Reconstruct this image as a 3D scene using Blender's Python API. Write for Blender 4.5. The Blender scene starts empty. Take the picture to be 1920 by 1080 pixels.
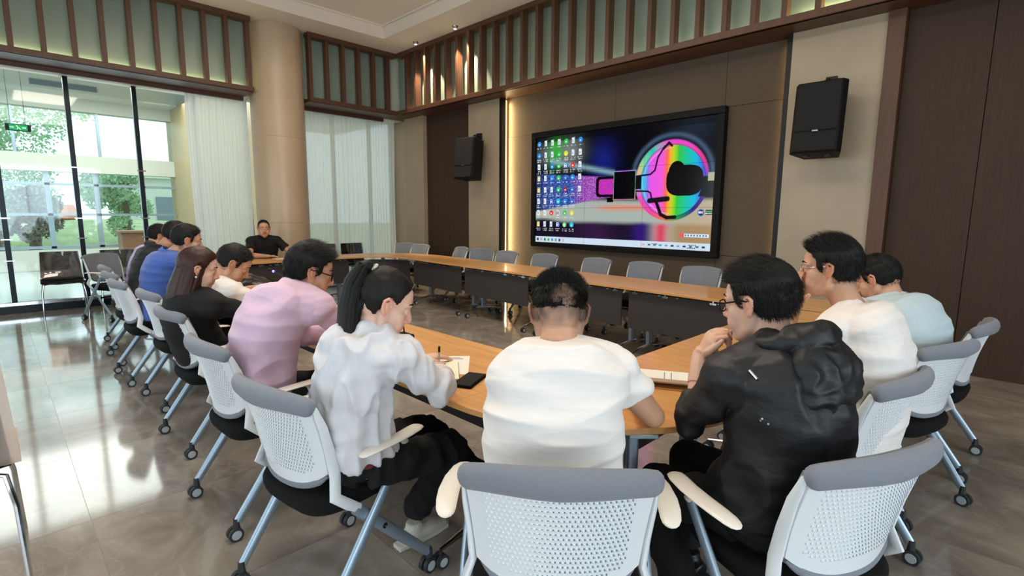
import bpy, bmesh, math, random
import numpy as np
from mathutils import Vector, Matrix, noise
random.seed(7)
SC = bpy.context.scene
COL = SC.collection
PI = math.pi
V = Vector

# ------------------------------------------------------------------ camera, sky, light
cd = bpy.data.cameras.new('camera'); cam = bpy.data.objects.new('camera', cd); COL.objects.link(cam)
SC.camera = cam
def cam_axes(yaw, pitch, roll):
    fw = V((-math.sin(yaw)*math.cos(pitch), math.cos(yaw)*math.cos(pitch), -math.sin(pitch)))
    r = V((math.cos(yaw), math.sin(yaw), 0)); u = r.cross(fw)
    return r*math.cos(roll)+u*math.sin(roll), u*math.cos(roll)-r*math.sin(roll), fw
_r, _u, _f = cam_axes(.7826, .1416, .0073)
cam.matrix_world = Matrix(((_r.x, _u.x, -_f.x, 0), (_r.y, _u.y, -_f.y, 0), (_r.z, _u.z, -_f.z, 1.45), (0, 0, 0, 1)))
cd.sensor_width = 36; cd.lens = 964.7/1920*36; cd.clip_start = .02; cd.clip_end = 200

w = bpy.data.worlds.new('sky'); SC.world = w; w.use_nodes = True
wn = w.node_tree.nodes; wl = w.node_tree.links
bg = wn['Background']; bg.inputs[0].default_value = (.80, .92, 1.0, 1); bg.inputs[1].default_value = 2.4

def area(name, loc, size, energy, color, direction=(0, 0, -1), shape='RECTANGLE', spread=PI):
    l = bpy.data.lights.new(name, 'AREA'); l.shape = shape; l.size = size[0]; l.size_y = size[1]
    l.energy = energy; l.color = color; l.spread = spread
    o = bpy.data.objects.new(name, l); COL.objects.link(o); o.location = loc
    o.rotation_euler = V(direction).to_track_quat('-Z', 'Y').to_euler()
    return o
WARM = (1.0, .86, .72); COOL = (.72, .86, 1.0)
area('daylight_rear_window', (-2.6, -3.3, 1.7), (9.0, 2.6), 20, COOL, (0, 1, -.05))
area('daylight_right_window', (4.6, .2, 1.7), (5.5, 2.6), 150, COOL, (-1, .05, -.05))
area('daylight_lobby', (-10.35, .2, 1.9), (6.0, 3.0), 60, COOL, (1, 0, -.1))
area('ceiling_light_near', (-1.6, 1.3, 4.4), (1.6, 1.2), 62, WARM, (0, 0, -1))
area('ceiling_light_middle', (-4.4, 1.6, 4.4), (2.4, 1.2), 70, WARM, (0, 0, -1))
area('ceiling_light_far', (-4.6, 3.6, 4.4), (3.2, .8), 27, WARM, (0, 0, -1))
area('ceiling_light_left', (-6.9, 2.6, 4.4), (1.0, 2.0), 24, WARM, (0, 0, -1))
area('lobby_light', (-13.8, 2.0, 4.2), (4, 7), 560, (1, .97, .9), (0, 0, -1))
SC.view_settings.view_transform = 'Standard'; SC.view_settings.look = 'None'
SC.view_settings.gamma = 1; SC.view_settings.use_curve_mapping = False
SC.view_settings.exposure = 0.04

# ------------------------------------------------------------------ materials
def lin(h):
    h = h.lstrip('#'); o = []
    for i in (0, 2, 4):
        c = int(h[i:i+2], 16)/255
        o.append(c/12.92 if c <= .04045 else ((c+.055)/1.055)**2.4)
    return tuple(o)
def mat(name, col, rough=.6, metal=0, bump=0, bscale=200, var=0, vscale=6, stretch=(1, 1, 1), spec=.5, coat=0, sheen=0, sss=0, trans=0, attr=None, rnd=0, alpha=1):
    m = bpy.data.materials.new(name); m.use_nodes = True
    n = m.node_tree.nodes; l = m.node_tree.links; b = n['Principled BSDF']
    c = lin(col) if isinstance(col, str) else col
    b.inputs['Base Color'].default_value = (*c, 1); b.inputs['Roughness'].default_value = rough
    b.inputs['Metallic'].default_value = metal; b.inputs['Specular IOR Level'].default_value = spec
    b.inputs['Coat Weight'].default_value = coat; b.inputs['Coat Roughness'].default_value = .12
    b.inputs['Sheen Weight'].default_value = sheen; b.inputs['Alpha'].default_value = alpha
    if sss:
        b.inputs['Subsurface Weight'].default_value = sss; b.inputs['Subsurface Scale'].default_value = .02
        b.inputs['Subsurface Radius'].default_value = (1, .35, .2)
    tc = n.new('ShaderNodeTexCoord'); mp = n.new('ShaderNodeMapping'); mp.inputs['Scale'].default_value = stretch
    l.new(tc.outputs['Object'], mp.inputs['Vector'])
    src = None
    if var or rnd:
        nz = n.new('ShaderNodeTexNoise'); nz.inputs['Scale'].default_value = vscale; nz.inputs['Detail'].default_value = 6
        l.new(mp.outputs[0], nz.inputs['Vector'])
        mr = n.new('ShaderNodeMapRange'); mr.inputs['From Min'].default_value = .3; mr.inputs['From Max'].default_value = .7
        mr.inputs['To Min'].default_value = 1-var; mr.inputs['To Max'].default_value = 1+var
        l.new(nz.outputs['Fac'], mr.inputs['Value'])
        out = mr.outputs[0]
        if rnd:
            oi = n.new('ShaderNodeObjectInfo'); m2 = n.new('ShaderNodeMapRange')
            m2.inputs['To Min'].default_value = 1-rnd; m2.inputs['To Max'].default_value = 1+rnd
            l.new(oi.outputs['Random'], m2.inputs['Value'])
            mu = n.new('ShaderNodeMath'); mu.operation = 'MULTIPLY'
            l.new(out, mu.inputs[0]); l.new(m2.outputs[0], mu.inputs[1]); out = mu.outputs[0]
        vm = n.new('ShaderNodeVectorMath'); vm.operation = 'SCALE'; vm.inputs[0].default_value = c
        l.new(out, vm.inputs['Scale']); src = vm.outputs[0]
    if attr:
        at = n.new('ShaderNodeAttribute'); at.attribute_name = attr
        mx = n.new('ShaderNodeMix'); mx.data_type = 'RGBA'; mx.blend_type = 'MULTIPLY'; mx.inputs[0].default_value = 1
        if src: l.new(src, mx.inputs[6])
        else: mx.inputs[6].default_value = (*c, 1)
        l.new(at.outputs['Color'], mx.inputs[7]); src = mx.outputs[2]
    if src: l.new(src, b.inputs['Base Color'])
    if bump:
        nb = n.new('ShaderNodeTexNoise'); nb.inputs['Scale'].default_value = bscale; nb.inputs['Detail'].default_value = 5
        l.new(mp.outputs[0], nb.inputs['Vector'])
        bp = n.new('ShaderNodeBump'); bp.inputs['Strength'].default_value = bump; bp.inputs['Distance'].default_value = .01
        l.new(nb.outputs['Fac'], bp.inputs['Height']); l.new(bp.outputs[0], b.inputs['Normal'])
    return m
def emis(name, col, s):
    m = bpy.data.materials.new(name); m.use_nodes = True; n = m.node_tree.nodes; n.clear()
    e = n.new('ShaderNodeEmission'); e.inputs[0].default_value = (*(lin(col) if isinstance(col, str) else col), 1); e.inputs[1].default_value = s
    o = n.new('ShaderNodeOutputMaterial'); m.node_tree.links.new(e.outputs[0], o.inputs[0]); return m
def glassmat(name, tint=(.92, .97, .96), refl=.10, extra=0.0):
    m = bpy.data.materials.new(name); m.use_nodes = True; n = m.node_tree.nodes; n.clear(); l = m.node_tree.links
    t = n.new('ShaderNodeBsdfTransparent'); t.inputs[0].default_value = (*tint, 1)
    g = n.new('ShaderNodeBsdfGlossy'); g.inputs['Roughness'].default_value = .03
    fr = n.new('ShaderNodeFresnel'); fr.inputs[0].default_value = 1.5
    ad = n.new('ShaderNodeMath'); ad.operation = 'ADD'; ad.inputs[1].default_value = extra
    mx = n.new('ShaderNodeMixShader'); o = n.new('ShaderNodeOutputMaterial')
    l.new(fr.outputs[0], ad.inputs[0]); l.new(ad.outputs[0], mx.inputs[0]); l.new(t.outputs[0], mx.inputs[1]); l.new(g.outputs[0], mx.inputs[2]); l.new(mx.outputs[0], o.inputs[0])
    return m
def sheer(name, col, transp=.3):
    m = bpy.data.materials.new(name); m.use_nodes = True; n = m.node_tree.nodes; n.clear(); l = m.node_tree.links
    c = (*lin(col), 1)
    d = n.new('ShaderNodeBsdfDiffuse'); d.inputs[0].default_value = c
    tl = n.new('ShaderNodeBsdfTranslucent'); tl.inputs[0].default_value = c
    t = n.new('ShaderNodeBsdfTransparent')
    m1 = n.new('ShaderNodeMixShader'); m1.inputs[0].default_value = .45; m2 = n.new('ShaderNodeMixShader'); m2.inputs[0].default_value = transp
    o = n.new('ShaderNodeOutputMaterial')
    l.new(d.outputs[0], m1.inputs[1]); l.new(tl.outputs[0], m1.inputs[2]); l.new(m1.outputs[0], m2.inputs[1]); l.new(t.outputs[0], m2.inputs[2]); l.new(m2.outputs[0], o.inputs[0])
    return m

M = {}
M['ceil'] = mat('ceiling_paint', '#efe5d6', .9)
M['slat'] = mat('walnut_slat', '#5a3a28', .45, var=.18, vscale=5, stretch=(12, 12, .8), bump=.05, bscale=30)
M['darkwood'] = mat('dark_wood_panel', '#413024', .6, spec=.3, var=.12, vscale=4, stretch=(18, 18, .5), bump=.04, bscale=20)
M['panel'] = mat('fabric_wall_panel', '#5b4e40', .9, var=.05, vscale=30, bump=.25, bscale=350)
M['stone'] = mat('beige_stone', '#a99980', .35, var=.06, vscale=2.5, bump=.01, bscale=8)
M['column'] = mat('column_stone', '#c2ab8f', .32, var=.06, vscale=2.2)
M['paint'] = mat('wall_paint', '#b5a58f', .85)
M['green'] = mat('frosted_green_glass', '#93a596', .28, var=.04, vscale=3)
M['glass'] = glassmat('clear_glass')
M['frame'] = mat('dark_metal_frame', '#20262a', .3, metal=.7)
M['sheer'] = sheer('sheer_curtain', '#e6e8e2', .10)
M['wood'] = mat('table_oak', '#d29a5c', .42, var=.13, vscale=3, stretch=(1.2, 14, 14), bump=.01, bscale=40, coat=.25)
M['woody'] = mat('table_oak_cross', '#d29a5c', .42, var=.13, vscale=3, stretch=(14, 1.2, 14), bump=.01, bscale=40, coat=.25)
M['edge'] = mat('table_edge_band', '#c08a52', .5, var=.06, vscale=20)
M['modesty'] = mat('dark_grey_laminate', '#3a3433', .55, var=.04, vscale=9)
M['legm'] = mat('grey_metal', '#9db0bf', .32, metal=.55)
M['chrome'] = mat('chrome', '#d8dde2', .12, metal=1)
M['blackmetal'] = mat('black_metal', '#17181a', .4, metal=.4)
M['white'] = mat('white_plastic', '#dfe4e6', .38, bump=.0)
M['hole'] = mat('perforation_shadow', '#6f7c88', .8)
M['cream'] = mat('cream_plastic', '#ece6da', .35)
M['grey'] = mat('grey_mesh_fabric', '#7b8089', .8, bump=.3, bscale=500, var=.04, vscale=200, sheen=.2)
M['seat'] = mat('black_mesh_fabric', '#08090b', .9, bump=.3, bscale=500, spec=.3)
M['rubber'] = mat('dark_rubber', '#2a2d30', .6)
M['hub'] = mat('caster_hub', '#adb6b8', .4)
M['blackplastic'] = mat('black_plastic', '#050506', .6, spec=.25)
M['blackgloss'] = mat('black_gloss_vinyl', '#141414', .22, bump=.5, bscale=14)
M['wrap'] = glassmat('plastic_wrap', (.93, .93, .93), .1, .09)
M['wrap2'] = sheer('milky_plastic_wrap', '#e8d8cc', .35)
M['grille'] = mat('speaker_grille', '#08080a', .7, bump=.6, bscale=400)
M['paper'] = mat('white_paper', '#ece9e0', .7)
M['paper2'] = mat('cream_paper', '#eee8cf', .7)
M['ink'] = mat('print_ink', '#585a5e', .8)
M['led'] = emis('warm_led', '#ffd27a', 9)
M['ledg'] = emis('green_white_led', '#f0eab0', 24)
M['lamp'] = emis('spot_lamp_lens', '#fff0d8', 14)
M['blue'] = emis('blue_mic_ring', '#5a50ff', 12)
M['ledw'] = emis('frieze_led', '#fff0b0', 70)
M['ledd'] = emis('frieze_led_dim', '#f4f0c0', 9)
M['lobbyfloor'] = mat('lobby_floor', '#aebfc2', .15, var=.05, vscale=1)
M['lobbywall'] = mat('lobby_white_wall', '#c6cac2', .8)
M['lobbystone'] = mat('lobby_tan_stone', '#a48f66', .4, var=.05, vscale=2)
M['grass'] = mat('lawn', '#a5b487', .9, var=.25, vscale=1.5)
M['leaf'] = mat('foliage', '#a6c6a2', .8, var=.3, vscale=2)
M['leafr'] = mat('foliage_russet', '#9a9088', .8, var=.3, vscale=2)
M['bark'] = mat('bark', '#5c4c3c', .9)
M['exit'] = emis('exit_sign_green', '#2fae6a', 1.3)
M['exitw'] = emis('exit_sign_white', '#e8fff0', 1.6)
M['brick'] = mat('orange_clay', '#c98362', .8)
M['lobbywood'] = mat('lobby_desk_wood', '#7a5a44', .45, var=.1, vscale=5, stretch=(1, 1, 8))

# polished marble floor
def floor_mat():
    m = mat('polished_grey_beige_marble', '#8c8279', .09, var=.0, rnd=.0)
    n = m.node_tree.nodes; l = m.node_tree.links; b = n['Principled BSDF']
    tc = n.new('ShaderNodeTexCoord'); oi = n.new('ShaderNodeObjectInfo')
    vm = n.new('ShaderNodeVectorMath'); vm.operation = 'ADD'
    g = n.new('ShaderNodeNewGeometry'); l.new(g.outputs['Position'], vm.inputs[0])
    sc = n.new('ShaderNodeVectorMath'); sc.operation = 'SCALE'; sc.inputs[0].default_value = (7, 3, 5); l.new(oi.outputs['Random'], sc.inputs['Scale']); l.new(sc.outputs[0], vm.inputs[1])
    mp = n.new('ShaderNodeMapping'); mp.inputs['Rotation'].default_value = (0, 0, .6); mp.inputs['Scale'].default_value = (1, 1.5, 1); l.new(vm.outputs[0], mp.inputs[0])
    n1 = n.new('ShaderNodeTexNoise'); n1.inputs['Scale'].default_value = 1.4; n1.inputs['Detail'].default_value = 9; n1.inputs['Roughness'].default_value = .6; n1.inputs['Distortion'].default_value = 1.3; l.new(mp.outputs[0], n1.inputs['Vector'])
    r1 = n.new('ShaderNodeValToRGB'); e = r1.color_ramp.elements
    e[0].position = .3; e[0].color = (*lin('#7a7068'), 1); e[1].position = .72; e[1].color = (*lin('#b0a69b'), 1)
    x = e.new(.52); x.color = (*lin('#948a7f'), 1)
    l.new(n1.outputs['Fac'], r1.inputs[0])
    n2 = n.new('ShaderNodeTexNoise'); n2.inputs['Scale'].default_value = 2.2; n2.inputs['Detail'].default_value = 10; n2.inputs['Distortion'].default_value = .9; l.new(mp.outputs[0], n2.inputs['Vector'])
    r2 = n.new('ShaderNodeValToRGB'); f = r2.color_ramp.elements; f[0].position = .485; f[0].color = (0, 0, 0, 1); f[1].position = .5; f[1].color = (1, 1, 1, 1); q = f.new(.515); q.color = (0, 0, 0, 1)
    l.new(n2.outputs['Fac'], r2.inputs[0])
    mx = n.new('ShaderNodeMix'); mx.data_type = 'RGBA'; mu = n.new('ShaderNodeMath'); mu.operation = 'MULTIPLY'; mu.inputs[1].default_value = .16
    l.new(r2.outputs[0], mu.inputs[0]); l.new(mu.outputs[0], mx.inputs[0]); l.new(r1.outputs[0], mx.inputs[6]); mx.inputs[7].default_value = (*lin('#c4bab0'), 1)
    l.new(mx.outputs[2], b.inputs['Base Color'])
    return m
M['floor'] = floor_mat()

# ------------------------------------------------------------------ mesh helpers
class MB:
    def __init__(s): s.v = []; s.f = []; s.m = []
    def add(s, vs, fs, mi=0, X=None):
        o = len(s.v)
        for p in vs:
            p = V(p); s.v.append(tuple(X @ p if X else p))
        for f in fs: s.f.append(tuple(i+o for i in f)); s.m.append(mi)
        return s
    def box(s, a, b, mi=0, X=None):
        (x0, y0, z0), (x1, y1, z1) = a, b
        return s.add([(x0, y0, z0), (x1, y0, z0), (x1, y1, z0), (x0, y1, z0), (x0, y0, z1), (x1, y0, z1), (x1, y1, z1), (x0, y1, z1)],
                     [(0, 3, 2, 1), (4, 5, 6, 7), (0, 1, 5, 4), (1, 2, 6, 5), (2, 3, 7, 6), (3, 0, 4, 7)], mi, X)
    def rings(s, rings, mi=0, closed=True, caps=True, X=None):
        n = len(rings[0]); vs = [p for r in rings for p in r]; fs = []
        for i in range(len(rings)-1):
            for j in range(n if closed else n-1):
                k = (j+1) % n
                fs.append((i*n+j, i*n+k, (i+1)*n+k, (i+1)*n+j))
        if caps and closed:
            fs.append(tuple(reversed(range(n)))); fs.append(tuple((len(rings)-1)*n+j for j in range(n)))
        return s.add(vs, fs, mi, X)
    def tube(s, pts, r, n=10, mi=0, flat=1.0, up=None, X=None, caps=True):
        pts = [V(p) for p in pts]; rs = r if isinstance(r, (list, tuple)) else [r]*len(pts)
        rings = []; prev = None
        for i, p in enumerate(pts):
            t = (pts[min(i+1, len(pts)-1)]-pts[max(i-1, 0)]).normalized()
            if up is not None: a = V(up)
            elif prev is None: a = V((0, 0, 1)) if abs(t.z) < .9 else V((1, 0, 0))
            else: a = prev
            x = (a - t*a.dot(t)).normalized(); y = t.cross(x); prev = x
            rings.append([p + x*math.cos(2*PI*k/n)*rs[i]*flat + y*math.sin(2*PI*k/n)*rs[i] for k in range(n)])
        return s.rings(rings, mi, True, caps, X)
    def cyl(s, p0, p1, r0, r1=None, n=16, mi=0, X=None): return s.tube([p0, p1], [r0, r0 if r1 is None else r1], n, mi, X=X)
    def ball(s, c, r, n=14, mi=0, X=None):
        r = r if isinstance(r, (list, tuple)) else (r, r, r); c = V(c); rg = []
        for i in range(n//2+1):
            a = PI*i/(n//2); q = max(math.sin(a), .02)
            rg.append([c+V((r[0]*q*math.cos(2*PI*j/n), r[1]*q*math.sin(2*PI*j/n), -r[2]*math.cos(a))) for j in range(n)])
        return s.rings(rg, mi, X=X)
    def prism(s, poly, z0, z1, mi=0, mi_side=None, X=None):
        n = len(poly)
        s.add([(x, y, z0) for x, y in poly]+[(x, y, z1) for x, y in poly], [tuple(reversed(range(n))), tuple(range(n, 2*n))], mi, X)
        o = len(s.v)-2*n
        for i in range(n):
            k = (i+1) % n
            s.f.append((o+i, o+k, o+n+k, o+n+i)); s.m.append(mi if mi_side is None else mi_side)
        return s
    def build(s, name, mats, parent=None, smooth=True, bevel=0, seg=2, ang=35, loc=None):
        me = bpy.data.meshes.new(name); me.from_pydata(s.v, [], s.f)
        if not isinstance(mats, (list, tuple)): mats = [mats]
        for m in mats: me.materials.append(m)
        if len(mats) > 1: me.polygons.foreach_set('material_index', s.m)
        me.update()
        if smooth:
            me.shade_smooth(); me.set_sharp_from_angle(angle=math.radians(ang))
        o = bpy.data.objects.new(name, me); COL.objects.link(o)
        if parent: o.parent = parent
        if loc: o.location = loc
        if bevel:
            b = o.modifiers.new('bevel', 'BEVEL'); b.width = bevel; b.segments = seg; b.limit_method = 'ANGLE'; b.angle_limit = math.radians(40)
        return o
def tag(o, label=None, cat=None, group=None, kind=None):
    if label: o['label'] = label
    if cat: o['category'] = cat
    if group: o['group'] = group
    if kind: o['kind'] = kind
    return o
def empty(name, loc=(0, 0, 0), rz=0, label=None, cat=None, group=None, kind=None):
    o = bpy.data.objects.new(name, None); COL.objects.link(o); o.location = loc; o.rotation_euler = (0, 0, rz); o.empty_display_size = .1
    return tag(o, label, cat, group, kind)
def copy_tree(o, parent=None):
    c = o.copy(); COL.objects.link(c); c.parent = parent
    for ch in list(o.children): copy_tree(ch, c)
    return c
def rbox(a, b, name, m, parent=None, bevel=.004, **k):
    return MB().box(a, b).build(name, m, parent, bevel=bevel, smooth=bevel > 0, **k)
def place(root, loc, rz, label, cat, group=None, first=False):
    o = root if first else copy_tree(root)
    o.location = loc; o.rotation_euler = (0, 0, rz)
    tag(o, label, cat, group)
    if not group and 'group' in o: del o['group']
    return o
# ------------------------------------------------------------------ room shell
CZ = 4.53; SZ = 3.38; FY = 5.88; FX = -9.09
def struct(o): o['kind'] = 'structure'; return o
fl = struct(empty('floor'))
TS = .9
ix = 0
x = -10.2
while x < 5.0:
    y = -3.4
    while y < 6.3:
        x1 = min(x+TS, 5.0); y1 = min(y+TS, 6.36)
        MB().box((x+.001, y+.001, -.03), (x1-.001, y1-.001, 0)).build('tile', M['floor'], fl, smooth=False)
        y += TS
    x += TS
g = MB().box((-10.3, -3.5, -.08), (5.1, 6.5, -.0025)).build('grout_bed', M['stone'], fl, smooth=False)
# ceiling: border at 4.53, raised field 0.22 m higher with a shadow step
ce = struct(empty('ceiling'))
mb = MB(); RX0, RX1, RY0, RY1 = -8.48, 3.6, -1.9, 5.23
for a, b in (((-10.4, -3.6), (RX0, 6.6)), ((RX1, -3.6), (5.2, 6.6)), ((RX0, RY1), (RX1, 6.6)), ((RX0, -3.6), (RX1, RY0))):
    mb.box((a[0], a[1], CZ), (b[0], b[1], CZ+.42))
mb.build('ceiling_border', M['ceil'], ce, smooth=False)
MB().box((RX0-.05, RY0-.05, CZ+.22), (RX1+.05, RY1+.05, CZ+.24)).build('ceiling_field', M['ceil'], ce, smooth=False)
mb = MB()
i = .34
mb.box((RX0+.01, RY0+.01, CZ+.195), (RX0+i*.1, RY1-.01, CZ+.219)); mb.box((RX0+.04, RY1-.035, CZ+.195), (RX1-.04, RY1-.012, CZ+.219))
mb.build('ceiling_shadow_step', M['ceil'], ce, smooth=False)
# back wall (behind the frieze and panels)
bw = struct(empty('wall_back'))
MB().box((-10.3, 6.42, 0), (5.1, 6.6, CZ)).build('wall_body', M['paint'], bw, smooth=False)
MB().box((-9.35, 6.21, 0), (-8.70, 6.43, SZ)).build('stone_pilaster', M['stone'], bw, bevel=.004)
MB().box((-7.30, 6.20, 0), (-6.50, 6.43, SZ)).build('stone_pilaster', M['stone'], bw, bevel=.004)
MB().box((-6.50, 6.205, 0), (-6.44, 6.30, SZ)).build('dark_reveal', M['blackmetal'], bw, bevel=.002)
MB().box((-1.98, 6.20, 0), (-1.14, 6.43, SZ)).build('stone_pilaster', M['stone'], bw, bevel=.004)
MB().box((-2.035, 6.21, 0), (-1.982, 6.36, SZ)).build('dark_reveal', M['blackmetal'], bw, bevel=.002)
MB().box((-1.14, 6.17, 0), (-1.0, 6.43, SZ)).build('wood_trim', M['slat'], bw, bevel=.004)
# dark wood wall sections made of boards
for x0, x1 in ((-8.70, -8.0), (-8.0, -7.30)):
    MB().box((x0+.002, 6.30, 0), (x1-.002, 6.43, SZ)).build('wood_panel', M['darkwood'], bw, bevel=.003)
x = -1.0
while x < 5:
    x1 = min(x+.62, 5.08)
    MB().box((x+.002, 6.28, 0), (x1-.002, 6.43, SZ)).build('wood_panel', M['darkwood'], bw, bevel=.003)
    x = x1
# recessed fabric panels around the screen
zs = (0, .965, 2.745, SZ); xs = (-6.45, -4.29, -2.73, -2.03)
for i in range(3):
    for j in range(3):
        MB().box((xs[i]+.0015, 6.35, zs[j]+.0015), (xs[i+1]-.0015, 6.42, zs[j+1]-.0015)).build('fabric_panel', M['panel'], bw, bevel=.003)
# warm strip light hidden behind the left pilaster edge and the right one
MB().box((-6.49, 6.315, .05), (-6.47, 6.345, SZ-.02)).build('light_strip', M['led'], bw, smooth=False)
l = area('cove_strip_left', (-6.425, 6.30, 1.7), (.03, 3.2), 30, (1, .74, .36), (1, .35, 0), spread=2.4)
l = area('cove_strip_right', (-2.05, 6.315, 1.7), (.02, 3.2), 1.2, (1, .74, .36), (-1, .3, 0), spread=2.4)
# soffit under the frieze
MB().box((-9.6, FY, SZ), (5.0, 6.44, 3.43)).build('soffit_board', M['slat'], bw, bevel=.003)
MB().box((FX, FY-.02, SZ), (5.0, FY+.04, 3.455)).build('frieze_base_rail', M['slat'], bw, bevel=.004)
MB().box((FX, FY-.02, CZ-.075), (5.0, FY+.14, CZ-.001)).build('frieze_top_rail', M['slat'], bw, bevel=.003)
MB().box((FX-.2, FY+.20, 3.43), (5.0, FY+.22, CZ)).build('green_glass_panel', M['green'], bw, smooth=False)
x = -8.80+.03
sl = None
while x < 4.9:
    if sl is None:
        sl = MB().box((-.028, -.005, 0), (.028, .115, CZ-.07-3.45)).build('slat', M['slat'], bw, bevel=.003); s = sl
    else:
        s = sl.copy(); COL.objects.link(s)
    s.location = (x, FY, 3.45); x += .3085
for x0, x1, mm in ((-1.9, 4.9, 'ledw'), (-5.0, -1.9, 'ledd'), (-8.9, -5.0, 'ledd')):
    MB().box((x0, FY+.165, 3.432), (x1, FY+.19, 3.444)).build('light_strip', M[mm], bw, smooth=False)
# left wall: frieze, fascia, glass wall
lw = struct(empty('wall_left'))
MB().box((FX-.19, -.3, 3.442), (FX-.165, 3.1, 3.452)).build('light_strip', M['ledg'], lw, smooth=False)
def frieze_left(y0, y1, ys, tagp):
    MB().box((FX-.04, y0, SZ+.01), (FX+.02, y1, 3.455)).build('frieze_base_rail', M['slat'], lw, bevel=.004)
    MB().box((-9.62, y0, SZ), (FX-.03, y1 - (0 if tagp else 0), 3.44)).build('soffit_board', M['slat'], lw, bevel=.003)
    MB().box((-9.66, y0, SZ-.06), (-9.60, y1, 3.44)).build('fascia', M['slat'], lw, bevel=.003)
    MB().box((FX-.14, y0, CZ-.075), (FX+.02, y1, CZ-.001)).build('frieze_top_rail', M['slat'], lw, bevel=.003)
    MB().box((FX-.22, y0, 3.43), (FX-.20, y1, CZ)).build('green_glass_panel', M['green'], lw, smooth=False)
    for y in ys:
        s = sl.copy(); COL.objects.link(s); s.parent = lw; s.rotation_euler = (0, 0, PI/2); s.location = (FX, y, 3.45)
frieze_left(-3.3, 3.20, [3.15-.3085*k for k in range(21)], True)
frieze_left(4.12, FY, [5.70-.3085*k for k in range(6)], False)
MB().box((-10.4, -3.5, 3.46), (-9.32, 6.5, CZ)).build('wall_body', M['lobbywall'], lw, smooth=False)
for ya, yb in ((-3.5, 3.3), (4.05, 6.4)): MB().box((-10.3, ya, SZ+.02), (-9.62, yb, 3.47)).build('ceiling_strip', M['ceil'], lw, smooth=False)
# column
co = struct(empty('trim_1')); 
zc = [0, 1.28, 2.72, CZ]
for i in range(3):
    MB().tube([(-9.40, 3.68, zc[i]+.002), (-9.40, 3.68, zc[i+1]-.002)], .43, 72).build('stone_drum', M['column'], co, bevel=.004, ang=40)
MB().tube([(-9.40, 3.68, .01), (-9.40, 3.68, CZ-.01)], .426, 48).build('drum_joint', M['column'], co)
# glazed partition
def window(n, y0, y1):
    wd = struct(empty('window_%d' % n))
    yy = [y0]
    k = math.ceil((y0-.13)/.82)
    while .13+k*.82 < y1-.1:
        if .13+k*.82 > y0+.1: yy.append(.13+k*.82)
        k += 1
    yy.append(y1)
    for y in yy:
        MB().box((-10.24, y-.03, .14), (-10.16, y+.03, 3.5)).build('mullion', M['frame'], wd, bevel=.003)
    for a, b in zip(yy[:-1], yy[1:]):
        MB().box((-10.206, a+.02, .13), (-10.194, b-.02, 3.5)).build('pane', M['glass'], wd, smooth=False)
    MB().box((-10.28, y0, 0), (-10.12, y1, .10)).build('sill', M['frame'], wd, bevel=.004)
    MB().box((-10.25, y0, .10), (-10.15, y1, .15)).build('bottom_rail', M['chrome'], wd, bevel=.004)
window(1, -3.4, 3.4); window(2, 4.0, 6.4)
# clamps on the middle mullions
mb = MB()
for y in (.13, .95, 1.77):
    for z in (.75, 1.05, 1.35, 2.1): mb.box((-10.15, y-.06, z-.008), (-10.13, y+.06, z+.008))
mb.build('glass_clamps', M['chrome'], bpy.data.objects['window_1'])['kind'] = 'stuff'
# walls behind the camera with window openings carrying the daylight
rw = struct(empty('wall_right'))
MB().box((5.0, -3.5, 0), (5.2, 6.6, .4)).box((5.0, -3.5, 3.1), (5.2, 6.6, CZ)).box((5.0, 3.2, .4), (5.2, 6.6, 3.1)).box((5.0, -3.5, .4), (5.2, -2.8, 3.1)).build('wall_body', M['paint'], rw, smooth=False)
ww = struct(empty('wall_front'))
MB().box((-10.3, -3.7, 0), (5.2, -3.5, .4)).box((-10.3, -3.7, 3.1), (5.2, -3.5, CZ)).box((2.2, -3.7, .4), (5.2, -3.5, 3.1)).box((-10.3, -3.7, .4), (-7.4, -3.5, 3.1)).build('wall_body', M['paint'], ww, smooth=False)
w3 = struct(empty('window_3'))
for x in np.linspace(-7.4, 2.2, 7): MB().box((x-.04, -3.66, .4), (x+.04, -3.56, 3.1)).build('mullion', M['frame'], w3, bevel=.003)
w4 = struct(empty('window_4'))
for y in np.linspace(-2.8, 3.2, 5): MB().box((5.06, y-.04, .4), (5.16, y+.04, 3.1)).build('mullion', M['frame'], w4, bevel=.003)

# ------------------------------------------------------------------ curtains
def curtain(name, y0, y1, label, seed):
    rnd = random.Random(seed); n = int((y1-y0)/.012); rows = 26
    ph = [0]; 
    for i in range(n): ph.append(ph[-1]+.012*2*PI/(.075+.06*noise.noise(V((i*.02, seed, 0)))))
    vs = []; fs = []
    for r in range(rows+1):
        z = .02+(SZ-.02)*r/rows
        for i in range(n+1):
            a = .028*(1-.25*r/rows)+.012*noise.noise(V((i*.03, z*.7, seed)))
            vs.append((-9.72+a*math.sin(ph[i]+.25*noise.noise(V((i*.01, z, 3)))), y0+(y1-y0)*i/n+.012*math.sin(z*1.7+i*.05), z))
    for r in range(rows):
        for i in range(n):
            a = r*(n+1)+i; fs.append((a, a+1, a+n+2, a+n+1))
    o = MB().add(vs, fs).build(name, M['sheer'], None, ang=180)
    return tag(o, label, 'curtain')
curtain('sheer_curtain', 2.36, 3.28, 'sheer white curtain drawn beside the left side of the round column', 1)
curtain('sheer_curtain', 4.16, 6.18, 'wide sheer white curtain between the round column and the back corner', 2)

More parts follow.
